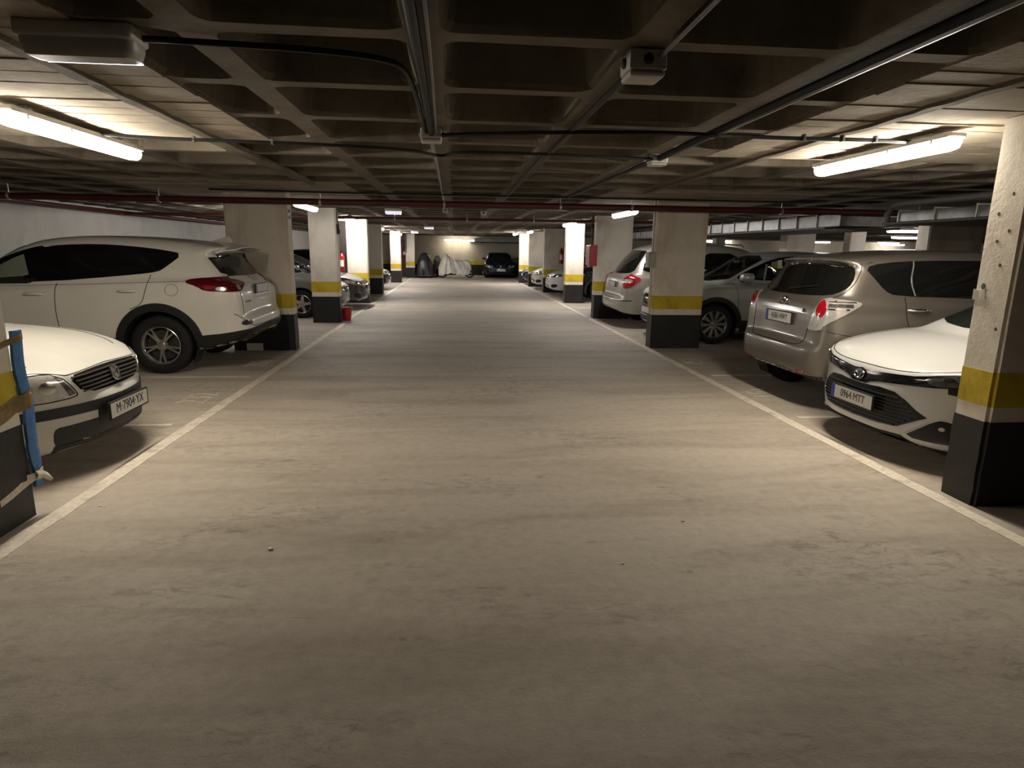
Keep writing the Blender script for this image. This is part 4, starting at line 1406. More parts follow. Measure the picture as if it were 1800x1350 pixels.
# ---- light grey SUV, nose to the lane behind the second pillar
SUV = dict(L=4.37, W=1.84, H=1.60, wr=.345, rim=.235, wx=(.78, 3.44), arch=.40, wells=.28, crown=.05, flare=.018,
    low=[(.4, .26), (.06, .38), (0, .55), (.03, .8), (.14, 1.05), (.35, 1.10), (1.5, 1.10), (3.2, 1.05), (3.52, 1.035), (3.85, .995), (4.12, .93), (4.26, .86), (4.32, .78), (4.355, .65), (4.37, .52), (4.36, .38), (4.30, .27), (4.1, .22), (3.6, .21), (1.4, .22)],
    gh=[(.25, .95), (.2, 1.1), (.45, 1.45), (.6, 1.54), (1.3, 1.59), (1.9, 1.60), (2.4, 1.545), (2.9, 1.32), (3.48, 1.045), (3.58, .95)],
    plan=[(0, 0), (0, .5), (.08, .78), (.4, .89), (1.0, .92), (3.4, .92), (3.8, .91), (4.08, .86), (4.24, .73), (4.33, .48), (4.37, .2), (4.37, 0)],
    sec=([.2, .35, .5, .65, .8, .95, 1.05, 1.15], [.94, .975, .985, .99, 1.0, .985, .95, .90]),
    ghw=([.2, 1.0, 2.0, 3.0, 3.6], [.74, .80, .82, .80, .76]), tum=([1.0, 1.1, 1.3, 1.5, 1.6], [1.0, .98, .915, .84, .76]), k2=.11, gcrown=.05, bend=.14, cabin=.90,
    openings=[('side', [(3.08, 1.105), (2.2, 1.12), (2.15, 1.49), (2.4, 1.44), (2.84, 1.25)]), ('side', [(2.08, 1.12), (.95, 1.14), (1.02, 1.35), (1.4, 1.475), (2.05, 1.49)]), ('front', [(-.70, 1.075), (.70, 1.075), (.64, 1.25), (.56, 1.50), (-.56, 1.50), (-.64, 1.25)])])
c = Car('light_grey_suv', 'light grey SUV with fan-spoke wheels, nose behind the pillar with the small grey box', SUV, (3.50 + 2.185, 11.08, 0), PI, P_GREY, .022)
ws = c.panel('windscreen', M_CLEARGLASS, 'front', [(-.70, 1.075), (.70, 1.075), (.64, 1.25), (.56, 1.50), (-.56, 1.50), (-.64, 1.25)], .003, .01, .05, 1)
c.ribbon('windscreen_frit', M_GLOSSBLK, 'front', [(-.70, 1.075), (.70, 1.075), (.64, 1.25), (.56, 1.50), (-.56, 1.50), (-.64, 1.25)], .05, .005, rnd=1, closed=True)
c.ribbon('window_trim', M_GLOSSBLK, 'left', [(3.10, 1.10), (.9, 1.14), (1.0, 1.35), (1.4, 1.48), (2.0, 1.50), (2.4, 1.445), (2.85, 1.25)], .035, .005, True, 1, None, True)
for yy in (.38, -.38):
    car_seat(c, 2.0, yy, .98)
    car_seat(c, 1.1, yy, .98)
cabin_mirror(c, 2.72, 1.40)
c.panel('side_window', M_CLEARGLASS, 'left', [(3.10, 1.10), (.9, 1.14), (1.0, 1.35), (1.4, 1.48), (2.0, 1.50), (2.4, 1.445), (2.85, 1.25)], .003, .01, .05, 1, None, True)
c.ribbon('pillar_trim', P_GREY, 'left', [(2.52, 1.37), (2.58, 1.10)], .03, .006, both=True, rnd=0)
c.ribbon('door_gap', M_GAP, 'left', [(3.12, 1.05), (3.05, .8), (3.06, .35)], .006, both=True)
c.ribbon('bonnet_gap', M_GAP, 'left', [(3.15, 1.035), (3.6, .985), (4.0, .925), (4.15, .88)], .006, both=True)
arch_trims(c, .345, .395, .475)
c.panel('side_cladding', M_PLASTIC, 'left', [(3.05, .23), (1.20, .23), (1.20, .42), (3.05, .42)], .006, .02, .06, 0, None, True)
c.panel('headlamp', M_LAMPDK, 'front', [(.42, .79), (.62, .82), (.84, .86), (.86, .76), (.70, .70), (.46, .71)], .006, .014, .04, 1, None, True)
c.panel('grille', M_GLOSSBLK, 'front', [(-.36, .80), (.36, .80), (.40, .66), (.28, .42), (-.28, .42), (-.40, .66)], .004, .014, .05, 0)
c.ribbon('grille_frame', M_CHROME, 'front', [(-.36, .80), (.36, .80), (.40, .66), (.28, .42), (-.28, .42), (-.40, .66)], .016, .008, rnd=1, closed=True)
c.panel('lower_grille', M_PLASTIC, 'front', [(-.80, .40), (.80, .40), (.70, .27), (-.70, .27)], .006, .014, .05, 0)
c.ribbon('chrome_strip', M_CHROME, 'front', [(-.75, .31), (.75, .31)], .025, .012, rnd=0)
c.plate(None, 0, .52, 4.39, True, 0, True)
c.wheels('ten_wide', which=('fl', 'fr', 'rl', 'rr'), inset=.03)
c.mirror(2.93, 1.09, P_GREY, 1, (.20, .24, .15))
c.mirror(2.93, 1.09, P_GREY, -1, (.12, .22, .15))
# ------------------------------------------------------------------ cars farther down the lane
def spec_generic(L=4.3, W=1.8, H=1.46, kind='hatch'):
    h = H
    if kind == 'suv':
        belt, cow, nose = .70 * h, 1.06, .84
    else:
        belt, cow, nose = .68 * h, .95, .70
    wr = .345 if kind == 'suv' else .315
    low = [(.4, .24), (.06, .36), (0, .5), (.03, .75), (.13, belt), (.35, belt + .02), (1.5, belt), (L - 1.2, cow + .01), (L - .9, cow), (L - .5, (cow + nose) / 2 + .05), (L - .2, nose + .05), (L - .07, nose - .03), (L - .02, nose - .15), (L, .5), (L - .01, .36), (L - .06, .24), (L - .3, .19), (L - .8, .19), (1.4, .2)]
    if kind == 'saloon':
        gh = [(.85, belt - .1), (.8, belt), (1.1, belt + .2), (1.55, h - .1), (2.0, h - .01), (2.4, h), (2.8, h - .08), (3.1, h - .28), (L - 1.08, cow), (L - 1.0, cow - .1)]
    else:
        gh = [(.25, belt - .1), (.2, belt), (.4, belt + .25), (.55, h - .08), (1.3, h - .005), (1.9, h), (2.3, h - .06), (2.75, h - .27), (L - 1.0, cow), (L - .9, cow - .1)]
    return dict(L=L, W=W, H=h, wr=wr, rim=wr * .66, wx=(.82, L - .91), arch=wr + .05, wells=.27, crown=.05, flare=.014, low=low, gh=gh,
        plan=[(0, 0), (0, .5), (.1, W / 2 - .16), (.45, W / 2 - .03), (1.0, W / 2), (L - 1.0, W / 2), (L - .55, W / 2 - .02), (L - .28, W / 2 - .09), (L - .12, W / 2 - .24), (L - .03, W / 2 - .5), (L, .15), (L, 0)],
        sec=([.2, .35, .5, .65, .8, .95, 1.1], [.95, .975, .985, .99, 1.0, .97, .92]),
        ghw=([.2, 1.0, 2.0, 3.6], [W / 2 - .19, W / 2 - .14, W / 2 - .12, W / 2 - .17]),
        tum=([belt, belt + .1, belt + .3, h], [1.0, .975, .88, .76]), k1=.06, gcrown=.045)
def front_car(name, label, loc, rz, paint, sp, lamp, grille, intake=None, grille_m=None, plate=None, wheel='five', split=0., frame=False, slats=0, lipm=None, lamp_m=None, plate_z=.45, plate_text=None, res=.04, detail=True, which=('fl', 'fr', 'rl', 'rr')):
    c = Car(name, label, sp, loc, rz, paint, res)
    L, H = sp['L'], sp['H']
    gx = chaikin(sp['gh'], 1)
    belt = sp['tum'][0][0]
    cow = sp['gh'][-2][1]
    c.panel('windscreen', M_WSCREEN, 'front', [(-.66, cow + .03), (.66, cow + .03), (.60, (cow + H) / 2), (.52, H - .11), (-.52, H - .11), (-.60, (cow + H) / 2)], .003, .01, .07, 1)
    xb = sp['gh'][1][0]
    c.panel('side_window', M_GLASS, 'left', [(L - 1.32, cow + .06), (xb + .45, belt + .05), (xb + .65, H - .17), (1.6, H - .10), (2.1, H - .11), (2.55, H - .22), (2.9, H - .38)], .003, .01, .07, 1, None, True)
    if detail:
        c.ribbon('door_gap', M_GAP, 'left', [(L - 1.25, cow), (L - 1.32, .7), (L - 1.3, .3)], .007, both=True)
        c.ribbon('bonnet_gap', M_GAP, 'front', [(-.66, cow - .08), (-.60, sp['low'][11][1] + .045), (-.3, sp['low'][11][1] + .02), (.3, sp['low'][11][1] + .02), (.60, sp['low'][11][1] + .045), (.66, cow - .08)], .007, rnd=1)
    for o in c.panel('headlamp', lamp_m or M_CLEAR, 'front', lamp, .006, .016, .05, 1, None, True):
        s1 = 1 if o.data.vertices[0].co.y > 0 else -1
        A = np.array(lamp)
        cx, cy = A.mean(0)
        hh = (A[:, 1].max() - A[:, 1].min()) * .28
        for dx in (-.07, .07):
            c.panel('lamp_reflector', M_REFLECTOR, 'front', [(s1 * (cx + dx + hh * math.cos(2 * PI * k / 10)), cy + hh * math.sin(2 * PI * k / 10)) for k in range(10)], .009, .006, .06, 0, o)
    gs = []
    if split:
        gs = c.panel('grille', grille_m or M_GLOSSBLK, 'front', grille, .004, .016, .05, 1, None, True)
        if frame:
            c.ribbon('grille_frame', M_CHROME, 'front', grille, .014, .01, both=True, rnd=1, closed=True)
    else:
        g = [p for p in grille]
        full = g + [(-a, b) for a, b in g if a > 1e-6][::-1]
        gs = [c.panel('grille', grille_m or M_GLOSSBLK, 'front', full, .004, .016, .05, 1)]
        if frame:
            c.ribbon('grille_frame', M_CHROME, 'front', full, .016, .01, rnd=1, closed=True)
    for k in range(slats):
        A = np.array(grille)
        z = A[:, 1].min() + (A[:, 1].max() - A[:, 1].min()) * (k + .7) / (slats + .4)
        c.ribbon('grille_slat', M_CHROME if frame else M_PLASTIC, 'front', [(-A[:, 0].max() * .85, z), (0, z), (A[:, 0].max() * .85, z)], .012, .012, rnd=0, parent=gs[0], step=.08)
    if intake:
        full = intake + [(-a, b) for a, b in intake if a > 1e-6][::-1]
        c.panel('lower_grille', M_GLOSSBLK, 'front', full, .004, .016, .06, 1)
    c.panel('side_intake', M_GLOSSBLK, 'front', [(.56, .40), (.78, .42), (.76, .30), (.60, .28)], .004, .016, .05, 1, None, True)
    if lipm:
        c.panel('bumper_lip', lipm, 'front', [(-.72, .25), (.72, .25), (.66, .215), (-.66, .215)], .008, .02, .06, 0)
    p, n = c.place('front', (0, sum(b for a, b in grille) / len(grille)), .016)
    bm = bmesh.new()
    lathe(bm, [(.0005, .006), (.045, .004), (.05, 0), (.05, -.014)], 'X', 16)
    done(bm, 'badge', M_CHROME, c.root, 40).location = p
    if plate:
        p, n = c.project('front', (0, plate_z))
        c.plate(plate_text, 0, plate_z, p.x + .02, True, 0, True)
    c.wheels(wheel, which=which)
    mz = cow + .05
    c.mirror(L - 1.42, mz, paint, 1)
    c.mirror(L - 1.42, mz, paint, -1)
    return c
LAMP_A = [(.40, .69), (.58, .70), (.80, .74), (.86, .76), (.87, .68), (.74, .62), (.50, .60), (.42, .62)]
LAMP_B = [(.46, .66), (.60, .70), (.80, .77), (.86, .78), (.84, .66), (.70, .58), (.52, .57)]
GR_A = [(.0, .66), (.36, .66), (.40, .62), (.30, .55), (.0, .54)]
# left row
front_car('silver_hatchback', 'silver hatchback with five-spoke wheel, behind the pillar with the red bucket', (-2.50 - 2.15, 15.0, 0), 0, mat('silver_car_paint', (.22, .215, .20), .33, .4, coat=.6, var=.04, scale=3),
    spec_generic(4.3, 1.78, 1.46), LAMP_A, GR_A, [(0, .40), (.5, .40), (.55, .30), (0, .28)], wheel='five', lipm=P_WHITE, res=.035)
front_car('grey_hatchback', 'dark grey hatchback sticking its nose out farthest, in front of the brightly lit pillar', (-2.31 - 2.15, 17.05, 0), 0, P_DKGREY,
    spec_generic(4.3, 1.8, 1.46), LAMP_A, [(.0, .60), (.34, .60), (.38, .56), (.3, .52), (.0, .51)], [(0, .42), (.46, .42), (.55, .28), (0, .26)], wheel='five', lipm=M_SILVERTRIM, res=.032)
front_car('black_saloon', 'black car with a chrome-edged grille, glinting beyond the shaded dark pillar', (-2.50 - 2.3, 24.6, 0), 0, P_BLACK,
    spec_generic(4.6, 1.82, 1.50), LAMP_B, [(.0, .72), (.34, .72), (.38, .55), (.28, .40), (.0, .40)], [(0, .34), (.5, .34), (.5, .26), (0, .26)], frame=True, slats=4, plate=True, plate_z=.44, lipm=M_CHROME)
front_car('dark_saloon', 'dark car deep in its bay, roof showing above the silver hatchback', (-3.0 - 2.3, 20.0, 0), 0, P_DKGREY,
    spec_generic(4.5, 1.8, 1.5), LAMP_A, GR_A, None, detail=False, res=.05)
# right row
front_car('black_suv', 'black SUV behind the red hose cabinet pillar, front wheel in view', (3.62 + 2.2, 20.05, 0), PI, P_BLACK,
    spec_generic(4.4, 1.84, 1.62, 'suv'), [(a, b + .1) for a, b in LAMP_A], [(.0, .76), (.36, .76), (.40, .62), (.3, .5), (.0, .5)], None, wheel='seven', frame=True)
front_car('white_coupe', 'white car with twin kidney-shaped grille, between a bright and a shaded pillar', (3.25 + 2.16, 22.2, 0), PI, mat('greyish_white_paint', (.60, .60, .59), .3, .1, coat=.7, var=.03, scale=3),
    spec_generic(4.32, 1.77, 1.43), [(.40, .70), (.62, .72), (.82, .77), (.86, .78), (.86, .69), (.70, .63), (.44, .62)], [(.03, .69), (.24, .69), (.28, .62), (.22, .55), (.05, .55)], [(0, .40), (.34, .40), (.40, .28), (0, .27)], split=1, frame=True, plate=False, lamp_m=M_LAMPDK)
front_car('white_small_car', 'small white car with slim black grille, nose just past a shaded pillar', (3.14 + 2.05, 25.6, 0), PI, mat('bright_white_paint', (.62, .61, .57), .3, coat=.7, var=.03, scale=3),
    spec_generic(4.1, 1.76, 1.45), LAMP_B, [(.0, .65), (.40, .66), (.44, .62), (.2, .58), (.0, .57)], [(0, .44), (.44, .42), (.56, .30), (0, .28)], lipm=M_SILVERTRIM, res=.035)
front_car('dark_blue_hatchback', 'dark blue car with bluish lamps and white plate, beside the last bright pillar', (3.12 + 2.1, 28.9, 0), PI, P_NAVY,
    spec_generic(4.2, 1.76, 1.48), LAMP_A, GR_A, [(0, .40), (.5, .40), (.5, .3), (0, .3)], plate=True, plate_z=.46)
# facing us at the end wall
front_car('dark_blue_saloon', 'dark blue saloon facing the lane at the end wall, white plate', (2.56, 35.05 + 2.28 - .35, 0), -PI / 2, P_NAVY,
    spec_generic(4.3, 1.78, 1.42, 'saloon'), [(.42, .70), (.62, .72), (.82, .74), (.84, .64), (.66, .58), (.46, .58)], [(.0, .72), (.24, .72), (.28, .64), (.22, .55), (.0, .54)], [(0, .34), (.6, .34), (.55, .25), (0, .25)], frame=True, slats=3, plate=True, plate_z=.44, res=.035)
front_car('black_small_car', 'black car in deep shade right beside the dark blue saloon', (4.55, 37.0, 0), -PI / 2, P_BLACK,
    spec_generic(3.9, 1.66, 1.36), LAMP_A, GR_A, None, detail=False, res=.05)
# cars of the next bay, seen over the roofs
for (x, y, rz, p, nm, lb) in ((11.3, 17.2, 0, P_BLACK, 'parked_car', 'black car of the next bay, roof showing right above the grey SUV windscreen'),
                              (11.4, 9.0, 0, P_BLACK, 'parked_car', 'black car hidden behind the taupe car in the next bay')):
    front_car(nm, lb, (x, y, 0), rz, p, spec_generic(4.3, 1.8, 1.5), LAMP_A, GR_A, None, detail=False, res=.06)

# ---- champagne minivan, tail to the lane
VOY = dict(L=4.8, W=1.98, H=1.74, wr=.33, rim=.2, wx=(.92, 3.80), arch=.39, wells=.28, crown=.03, flare=.01,
    low=[(.6, .28), (.2, .30), (.04, .36), (-.02, .46), (-.02, .56), (.02, .62), (.10, .64), (.105, .80), (.13, 1.0), (.19, 1.10), (.6, 1.10), (2.6, 1.06), (3.6, 1.0), (4.3, .92), (4.65, .8), (4.78, .62), (4.8, .45), (4.7, .25), (4.2, .2), (1.4, .22)],
    gh=[(.3, .9), (.17, 1.05), (.22, 1.15), (.34, 1.35), (.52, 1.55), (.66, 1.66), (.95, 1.72), (1.6, 1.74), (2.4, 1.72), (2.9, 1.60), (3.5, 1.22), (3.9, .98), (4.0, .9)],
    plan=[(-.02, 0), (-.01, .4), (.03, .70), (.12, .87), (.32, .96), (.8, .99), (3.6, .99), (4.2, .95), (4.55, .8), (4.74, .5), (4.8, 0)],
    sec=([.25, .4, .55, .75, .95, 1.1, 1.2], [.95, .975, .985, 1.0, .995, .97, .93]),
    ghw=([.1, .6, 1.5, 2.8, 3.9], [.86, .89, .91, .90, .84]), tum=([1.0, 1.1, 1.3, 1.55, 1.74], [1.0, .98, .93, .85, .74]), k2=.16, gcrown=.07, bend=.16, xm=2.2)
c = Car('champagne_minivan', 'champagne minivan with large red teardrop tail lamp, beside the hose cabinet pillar', VOY, (3.30 + 2.4, 13.2, 0), 0, P_SILVER, .032)
c.panel('rear_window', M_GLASS, 'rear', [(-.72, 1.13), (-.3, 1.10), (.3, 1.10), (.72, 1.13), (.72, 1.30), (.62, 1.52), (.56, 1.58), (-.56, 1.58), (-.62, 1.52), (-.72, 1.30)], .003, .01, .06, 1)
for (a, b) in (((.50, .62, 1.55, 1.50), None),):
    c.panel('side_window', M_GLASS, 'left', [(.42, 1.13), (1.55, 1.11), (1.55, 1.52), (.80, 1.53), (.56, 1.38)], .003, .01, .06, 1, None, True)
    c.panel('side_window', M_GLASS, 'left', [(1.65, 1.11), (2.55, 1.09), (2.55, 1.54), (1.65, 1.54)], .003, .01, .06, 1, None, True)
    c.panel('side_window', M_GLASS, 'left', [(2.63, 1.09), (3.6, 1.06), (3.3, 1.27), (2.95, 1.48), (2.63, 1.53)], .003, .01, .06, 1, None, True)
c.panel('windscreen', M_WSCREEN, 'front', [(-.76, 1.03), (.76, 1.03), (.62, 1.56), (-.62, 1.56)], .003, .01, .06, 1)
for o in c.panel('tail_lamp', M_RED, 'wrapR', c.WP('R', [('y', .77, 1.075), ('y', .90, 1.105), ('x', .25, 1.085), ('x', .42, 1.03), ('x', .42, .98), ('x', .28, .885), ('y', .90, .825), ('y', .775, .82)]), .010, .025, .045, 1, None, True):
    s1 = 1 if o.data.vertices[0].co.y > 0 else -1
    c.panel('lamp_reflector', M_CLEAR, 'wrapR', [(s1 * u, z) for u, z in c.WP('R', [('y', .81, 1.01), ('y', .93, 1.0), ('x', .26, .965), ('y', .93, .93), ('y', .80, .93)])], .0125, .006, .05, 1, o)
c.panel('plate_recess', M_SILVERTRIM, 'rear', [(-.34, .98), (.34, .98), (.30, .80), (-.30, .80)], .004, .01, .06, 1)
c.plate(None, 0, .88, .075, False, 0, True)
c.ribbon('tailgate_gap', M_GAP, 'rear', [(.72, 1.12), (.70, 1.0), (.69, .66)], .008, both=True, rnd=1)
c.ribbon('bumper_strip', M_PLASTIC, 'rear', [(-.92, .575), (-.4, .56), (.4, .56), (.92, .575)], .018, .004, rnd=0)
q0, _ = c.place('rear', (.05, 1.12), .014)
q1, _ = c.place('rear', (-.42, 1.16), .014)
bm = bmesh.new()
tube(bm, [q0, q0.lerp(q1, .5) + Vector((-.01, 0, .01)), q1], [.012, .009, .007], 6)
done(bm, 'rear_wiper', M_PLASTIC, c.root)
for sg in (1, -1):
    bm = bmesh.new()
    tube(bm, [(1.0, sg * .66, 1.66), (1.05, sg * .66, 1.715), (1.8, sg * .66, 1.735), (2.6, sg * .66, 1.71), (2.65, sg * .66, 1.66)], .016, 8)
    for v in bm.verts:
        v.co += c.off
    done(bm, 'roof_rail', M_SILVERTRIM, c.root, 40)
c.ribbon('door_gap', M_GAP, 'left', [(1.60, 1.12), (1.62, .7), (1.5, .3)], .006, both=True)
c.wheels('five', which=('rl', 'rr', 'fl', 'fr'))
c.mirror(3.3, 1.06, P_SILVER, 1)
# ------------------------------------------------------------------ lamps
M_HOUSE = mat('lamp_housing', (.45, .44, .41), .5)
M_GLOW = mat('lit_diffuser', (1.0, .93, .82), .4, emit=TUBE, ecol=(1.0, .90, .75))
M_GLOWW = mat('cool_lit_diffuser', (1.0, .97, .94), .4, emit=TUBE * .8, ecol=(1.0, .95, .90))
M_EMG = mat('emergency_lens', (.36, .35, .33), .35, spec=.5)
M_EMGLIT = mat('lit_emergency_lens', (.6, .6, .62), .4, emit=.35, ecol=(.9, .88, 1.0))
M_LED = mat('emergency_led_strip', (.9, .9, 1.0), .4, emit=2.2, ecol=(.85, .85, 1.0))
_lamp = {}
def lamp_meshes(ln):
    k = round(ln, 2)
    if k in _lamp:
        return _lamp[k]
    bm = bmesh.new()
    box(bm, (0, 0, .048), (ln + .01, .142, .036), .012, 0, 2)
    box(bm, (-ln * .35, 0, .075), (.04, .05, .03))
    box(bm, (ln * .35, 0, .075), (.04, .05, .03))
    h = done(bm, 'lamp_housing', M_HOUSE)
    bm = bmesh.new()
    prof = [(-.054, .03), (-.058, .005), (-.046, -.025), (-.022, -.04), (.022, -.04), (.046, -.025), (.058, .005), (.054, .03)]
    rings = []
    for x, s in ((-ln / 2 - .006, .72), (-ln / 2 + .012, .94), (-ln / 2 + .05, 1), (ln / 2 - .05, 1), (ln / 2 - .012, .94), (ln / 2 + .006, .72)):
        rings.append([bm.verts.new((x, y * s, (z - .03) * s + .03)) for y, z in prof])
    for A, B in zip(rings, rings[1:]):
        for i in range(len(prof) - 1):
            bm.faces.new((A[i], A[i + 1], B[i + 1], B[i]))
    bm.faces.new(rings[0]); bm.faces.new(rings[-1])
    d = done(bm, 'diffuser', M_GLOW, None, True)
    bm = bmesh.new()
    box(bm, (0, .068, .026), (.018, .006, .035))
    cl = done(bm, 'clip', M_SILVERTRIM)
    out = (h.data, d.data, cl.data)
    for o in (h, d, cl):
        bpy.data.objects.remove(o)
    _lamp[k] = out
    return out
def glow(strength, cool=False):
    ec = (1.0, .95, .90) if cool else (1.0, .90, .75)
    return mat('lit_diffuser_%d%s' % (round(strength * 100), 'c' if cool else ''), (1.0, .93, .82), .4, emit=TUBE * strength, ecol=ec)
def tube_lamp(x, y, rz, label, ln=1.5, z=2.27, cool=False, k=1.0):
    t = thing('ceiling_lamp', label, 'lamp', (x, y, z), rz, 'fluorescent ceiling lamps')
    h, d, cl = lamp_meshes(ln)
    link('lamp_housing', h, t)
    o = link('diffuser', d, t)
    if cool or k != 1.0:
        o.material_slots[0].link = 'OBJECT'
        o.material_slots[0].material = glow(k, cool)
    if k > 2 and abs(y) < 6:
        for xx in (-ln * .42, -ln * .14, ln * .14, ln * .42):
            for sg in (0, -.136):
                link('clip', cl, t, None, (xx, sg, 0))
    if ZC - z > .1:
        bm = bmesh.new()
        for s in (-ln * .35, ln * .35):
            tube(bm, [(s, 0, .085), (s, 0, ZC - z + .01)], .006, 6)
        done(bm, 'suspension_rod', M_SILVERTRIM, t)
    return t
Y90 = PI / 2
tube_lamp(-2.535, 4.70, Y90, 'glaring tube lamp on the ceiling above the old white saloon', 1.5, 2.25, k=2.2)
tube_lamp(3.165, 4.62, Y90, 'glaring tube lamp on the ceiling beside the top of the big near pillar', 1.5, 2.25, k=2.5)
tube_lamp(-2.70, 12.0, Y90, 'lit tube lamp peeking from behind the wide pillar with the sign', 1.5, k=.6, cool=True)
tube_lamp(3.22, 11.9, Y90, 'lit tube lamp next to the pillar with the small grey box', 1.5, 2.245, k=1.1, cool=True)
tube_lamp(-2.72, 17.3, Y90, 'lit tube lamp touching the top of the brightly lit pillar with the extinguisher', 1.5, k=2.8, cool=True)
tube_lamp(3.22, 17.7, Y90, 'lit tube lamp touching the bright white pillar by the twin-grille car', 1.5, k=2.8, cool=True)
tube_lamp(-2.75, 24.0, Y90, 'small lit tube lamp above the black chrome-grille car', 1.5, k=3.2, cool=True)
tube_lamp(3.05, 25.6, Y90, 'small lit tube lamp above the white small car', 1.3, k=.7, cool=True)
tube_lamp(-2.72, 28.6, Y90, 'small lit tube lamp in front of the bright pillar by the red door', 1.2, k=3.2, cool=True)
tube_lamp(-2.75, 32.4, Y90, 'small lit tube lamp in front of the farthest pillar', 1.2, k=3.2, cool=True)
tube_lamp(2.78, 28.9, Y90, 'small lit tube lamp at the last bright pillar before the end wall', 1.5, k=3.2, cool=True)
tube_lamp(.28, 38.45, 0, 'tube lamp glowing on the end wall above the covered motorcycles', 1.75, 2.10, k=.8)
# next bay
tube_lamp(13.83, 18.3, .0, 'upper of the two stacked tube lamps seen over the taupe car roof', 1.25, cool=True)
tube_lamp(18.9, 25.0, .0, 'lower of the two stacked tube lamps seen over the taupe car roof', 1.25, cool=True)
tube_lamp(26.5, 36.5, .0, 'small tube lamp just below and beside the stacked pair', 1.3, cool=True)
tube_lamp(22.6, 37.3, .0, 'small tube lamp by the wide far pillar over the taupe car', 1.2, cool=True)
tube_lamp(28.0, 38.2, .0, 'small tube lamp between the wide and the slim far pillars', 1.6, 2.2, cool=True)
tube_lamp(15.8, 38.3, .0, 'tube lamp shining on the far wall over the grey SUV windscreen, nearer the pillar', 1.2, cool=True)
tube_lamp(17.0, 38.6, .0, 'tube lamp shining on the far wall over the grey SUV, farther from the pillar', .9, cool=True)
tube_lamp(8.7, 27.0, .0, 'tube lamp glowing beside the bright white pillar, over the twin-grille car', 1.3, 2.2, cool=True)
tube_lamp(-4.6, 14.2, Y90, 'added tube lamp hidden behind the wide pillar to light the parking row', 1.2, 2.27, k=1.4, cool=True)  # unseen lamp, added to keep the row and side wall lit
tube_lamp(8.29, 13.0, Y90, 'extra tube lamp added over the minivan bonnet', 1.2, 2.27, cool=True)  # added lamp, no fitting known at this spot
tube_lamp(9.62, 4.7, Y90, 'tube lamp of the next bay, in line with the one by the big near pillar', 1.5, 2.27)

def emergency_light(x, y, label, ln=.42, z=2.30, lit=True):
    t = thing('emergency_light', label, 'emergency light', (x, y, z), 0, 'emergency lights on the ceiling')
    bm = bmesh.new()
    box(bm, (0, 0, .03), (ln, .15, .06), .014, 0, 2)
    done(bm, 'housing', M_HOUSE, t, 50)
    bm = bmesh.new()
    prof = [(-.068, 0), (-.062, -.035), (-.045, -.06), (.045, -.06), (.062, -.035), (.068, 0)]
    rings = [[bm.verts.new((xx, y_ * s, z_ * s)) for y_, z_ in prof] for xx, s in ((-ln / 2 + .004, .6), (-ln / 2 + .02, .92), (-ln / 2 + .05, 1), (ln / 2 - .05, 1), (ln / 2 - .02, .92), (ln / 2 - .004, .6))]
    for A, B in zip(rings, rings[1:]):
        for i in range(len(prof) - 1):
            bm.faces.new((A[i], A[i + 1], B[i + 1], B[i]))
    bm.faces.new(rings[0]); bm.faces.new(rings[-1])
    done(bm, 'lens', M_EMG if ln > .4 else M_EMGLIT, t, 50)
    bm = bmesh.new()
    box(bm, (.012, .05, -.057), (ln * .84, .008, .006), .002)
    done(bm, 'light_strip', M_LED, t)
    return t
emergency_light(-1.40, 2.70, 'large unlit-looking emergency light on the ceiling near the camera, thin glowing edge')
emergency_light(-1.25, 13.3, 'small emergency light on the ceiling by the red pipe', .34)
emergency_light(-.9, 22.6, 'faint emergency light on the ceiling far down the lane', .34)
emergency_light(-1.8, 29.0, 'tiny emergency light near the bright pillar by the red door', .34)

# ------------------------------------------------------------------ junction boxes, cables, pipes
M_JB = mat('junction_box_grey', (.40, .39, .36), .55, var=.12)
M_CABLE = mat('black_cable', (.006, .0055, .005), .6, spec=.3)
M_CONDUIT = mat('grey_conduit', (.13, .125, .115), .45)
M_PIPE = mat('dull_red_pipe', (.065, .008, .007), .5, bump=.1)
def junction_box(x, y, z, s, label):
    t = thing('junction_box', label, 'junction box', (x, y, z), 0, 'junction boxes on the ceiling')
    bm = bmesh.new()
    box(bm, (0, 0, s[2] * .12), (s[0], s[1], s[2] * .76), .008, 0, 2)
    done(bm, 'box_body', M_JB, t)
    bm = bmesh.new()
    box(bm, (0, 0, -s[2] * .38), (s[0] * .97, s[1] * .97, s[2] * .24), .012, 0, 2)
    done(bm, 'box_lid', M_JB, t)
    bm = bmesh.new()
    bm.free()
    for (sx, sy) in ((1, 0), (-1, 0), (0, 1), (0, -1)):
        bm = bmesh.new()
        lathe(bm, [(.02, .0), (.022, .006), (.014, .014), (.0005, .014)], 'X', 12)
        vs = bm.verts[:]
        bmesh.ops.rotate(bm, verts=vs, cent=(0, 0, 0), matrix=Matrix.Rotation(math.atan2(sy, sx), 3, 'Z'))
        bmesh.ops.translate(bm, verts=vs, vec=(sx * s[0] / 2, sy * s[1] / 2, s[2] * .1))
        done(bm, 'cable_gland', M_PLASTIC, t)
    return t
junction_box(.79, 2.74, 2.305, (.155, .155, .105), 'pale junction box on the ceiling nearest the camera, a cable entering it')
junction_box(-.155, 4.56, 2.315, (.145, .13, .09), 'junction box on the middle ceiling rib under two crossing cables')
junction_box(1.73, 5.42, 2.315, (.15, .13, .09), 'junction box on a ceiling rib on the side of the big near pillar')
junction_box(-.18, 12.9, 2.31, (.12, .12, .09), 'small junction box below the middle rib just past the red pipe')
junction_box(.62, 13.6, 2.31, (.13, .12, .09), 'small pale junction box past the red pipe, beside the middle rib')
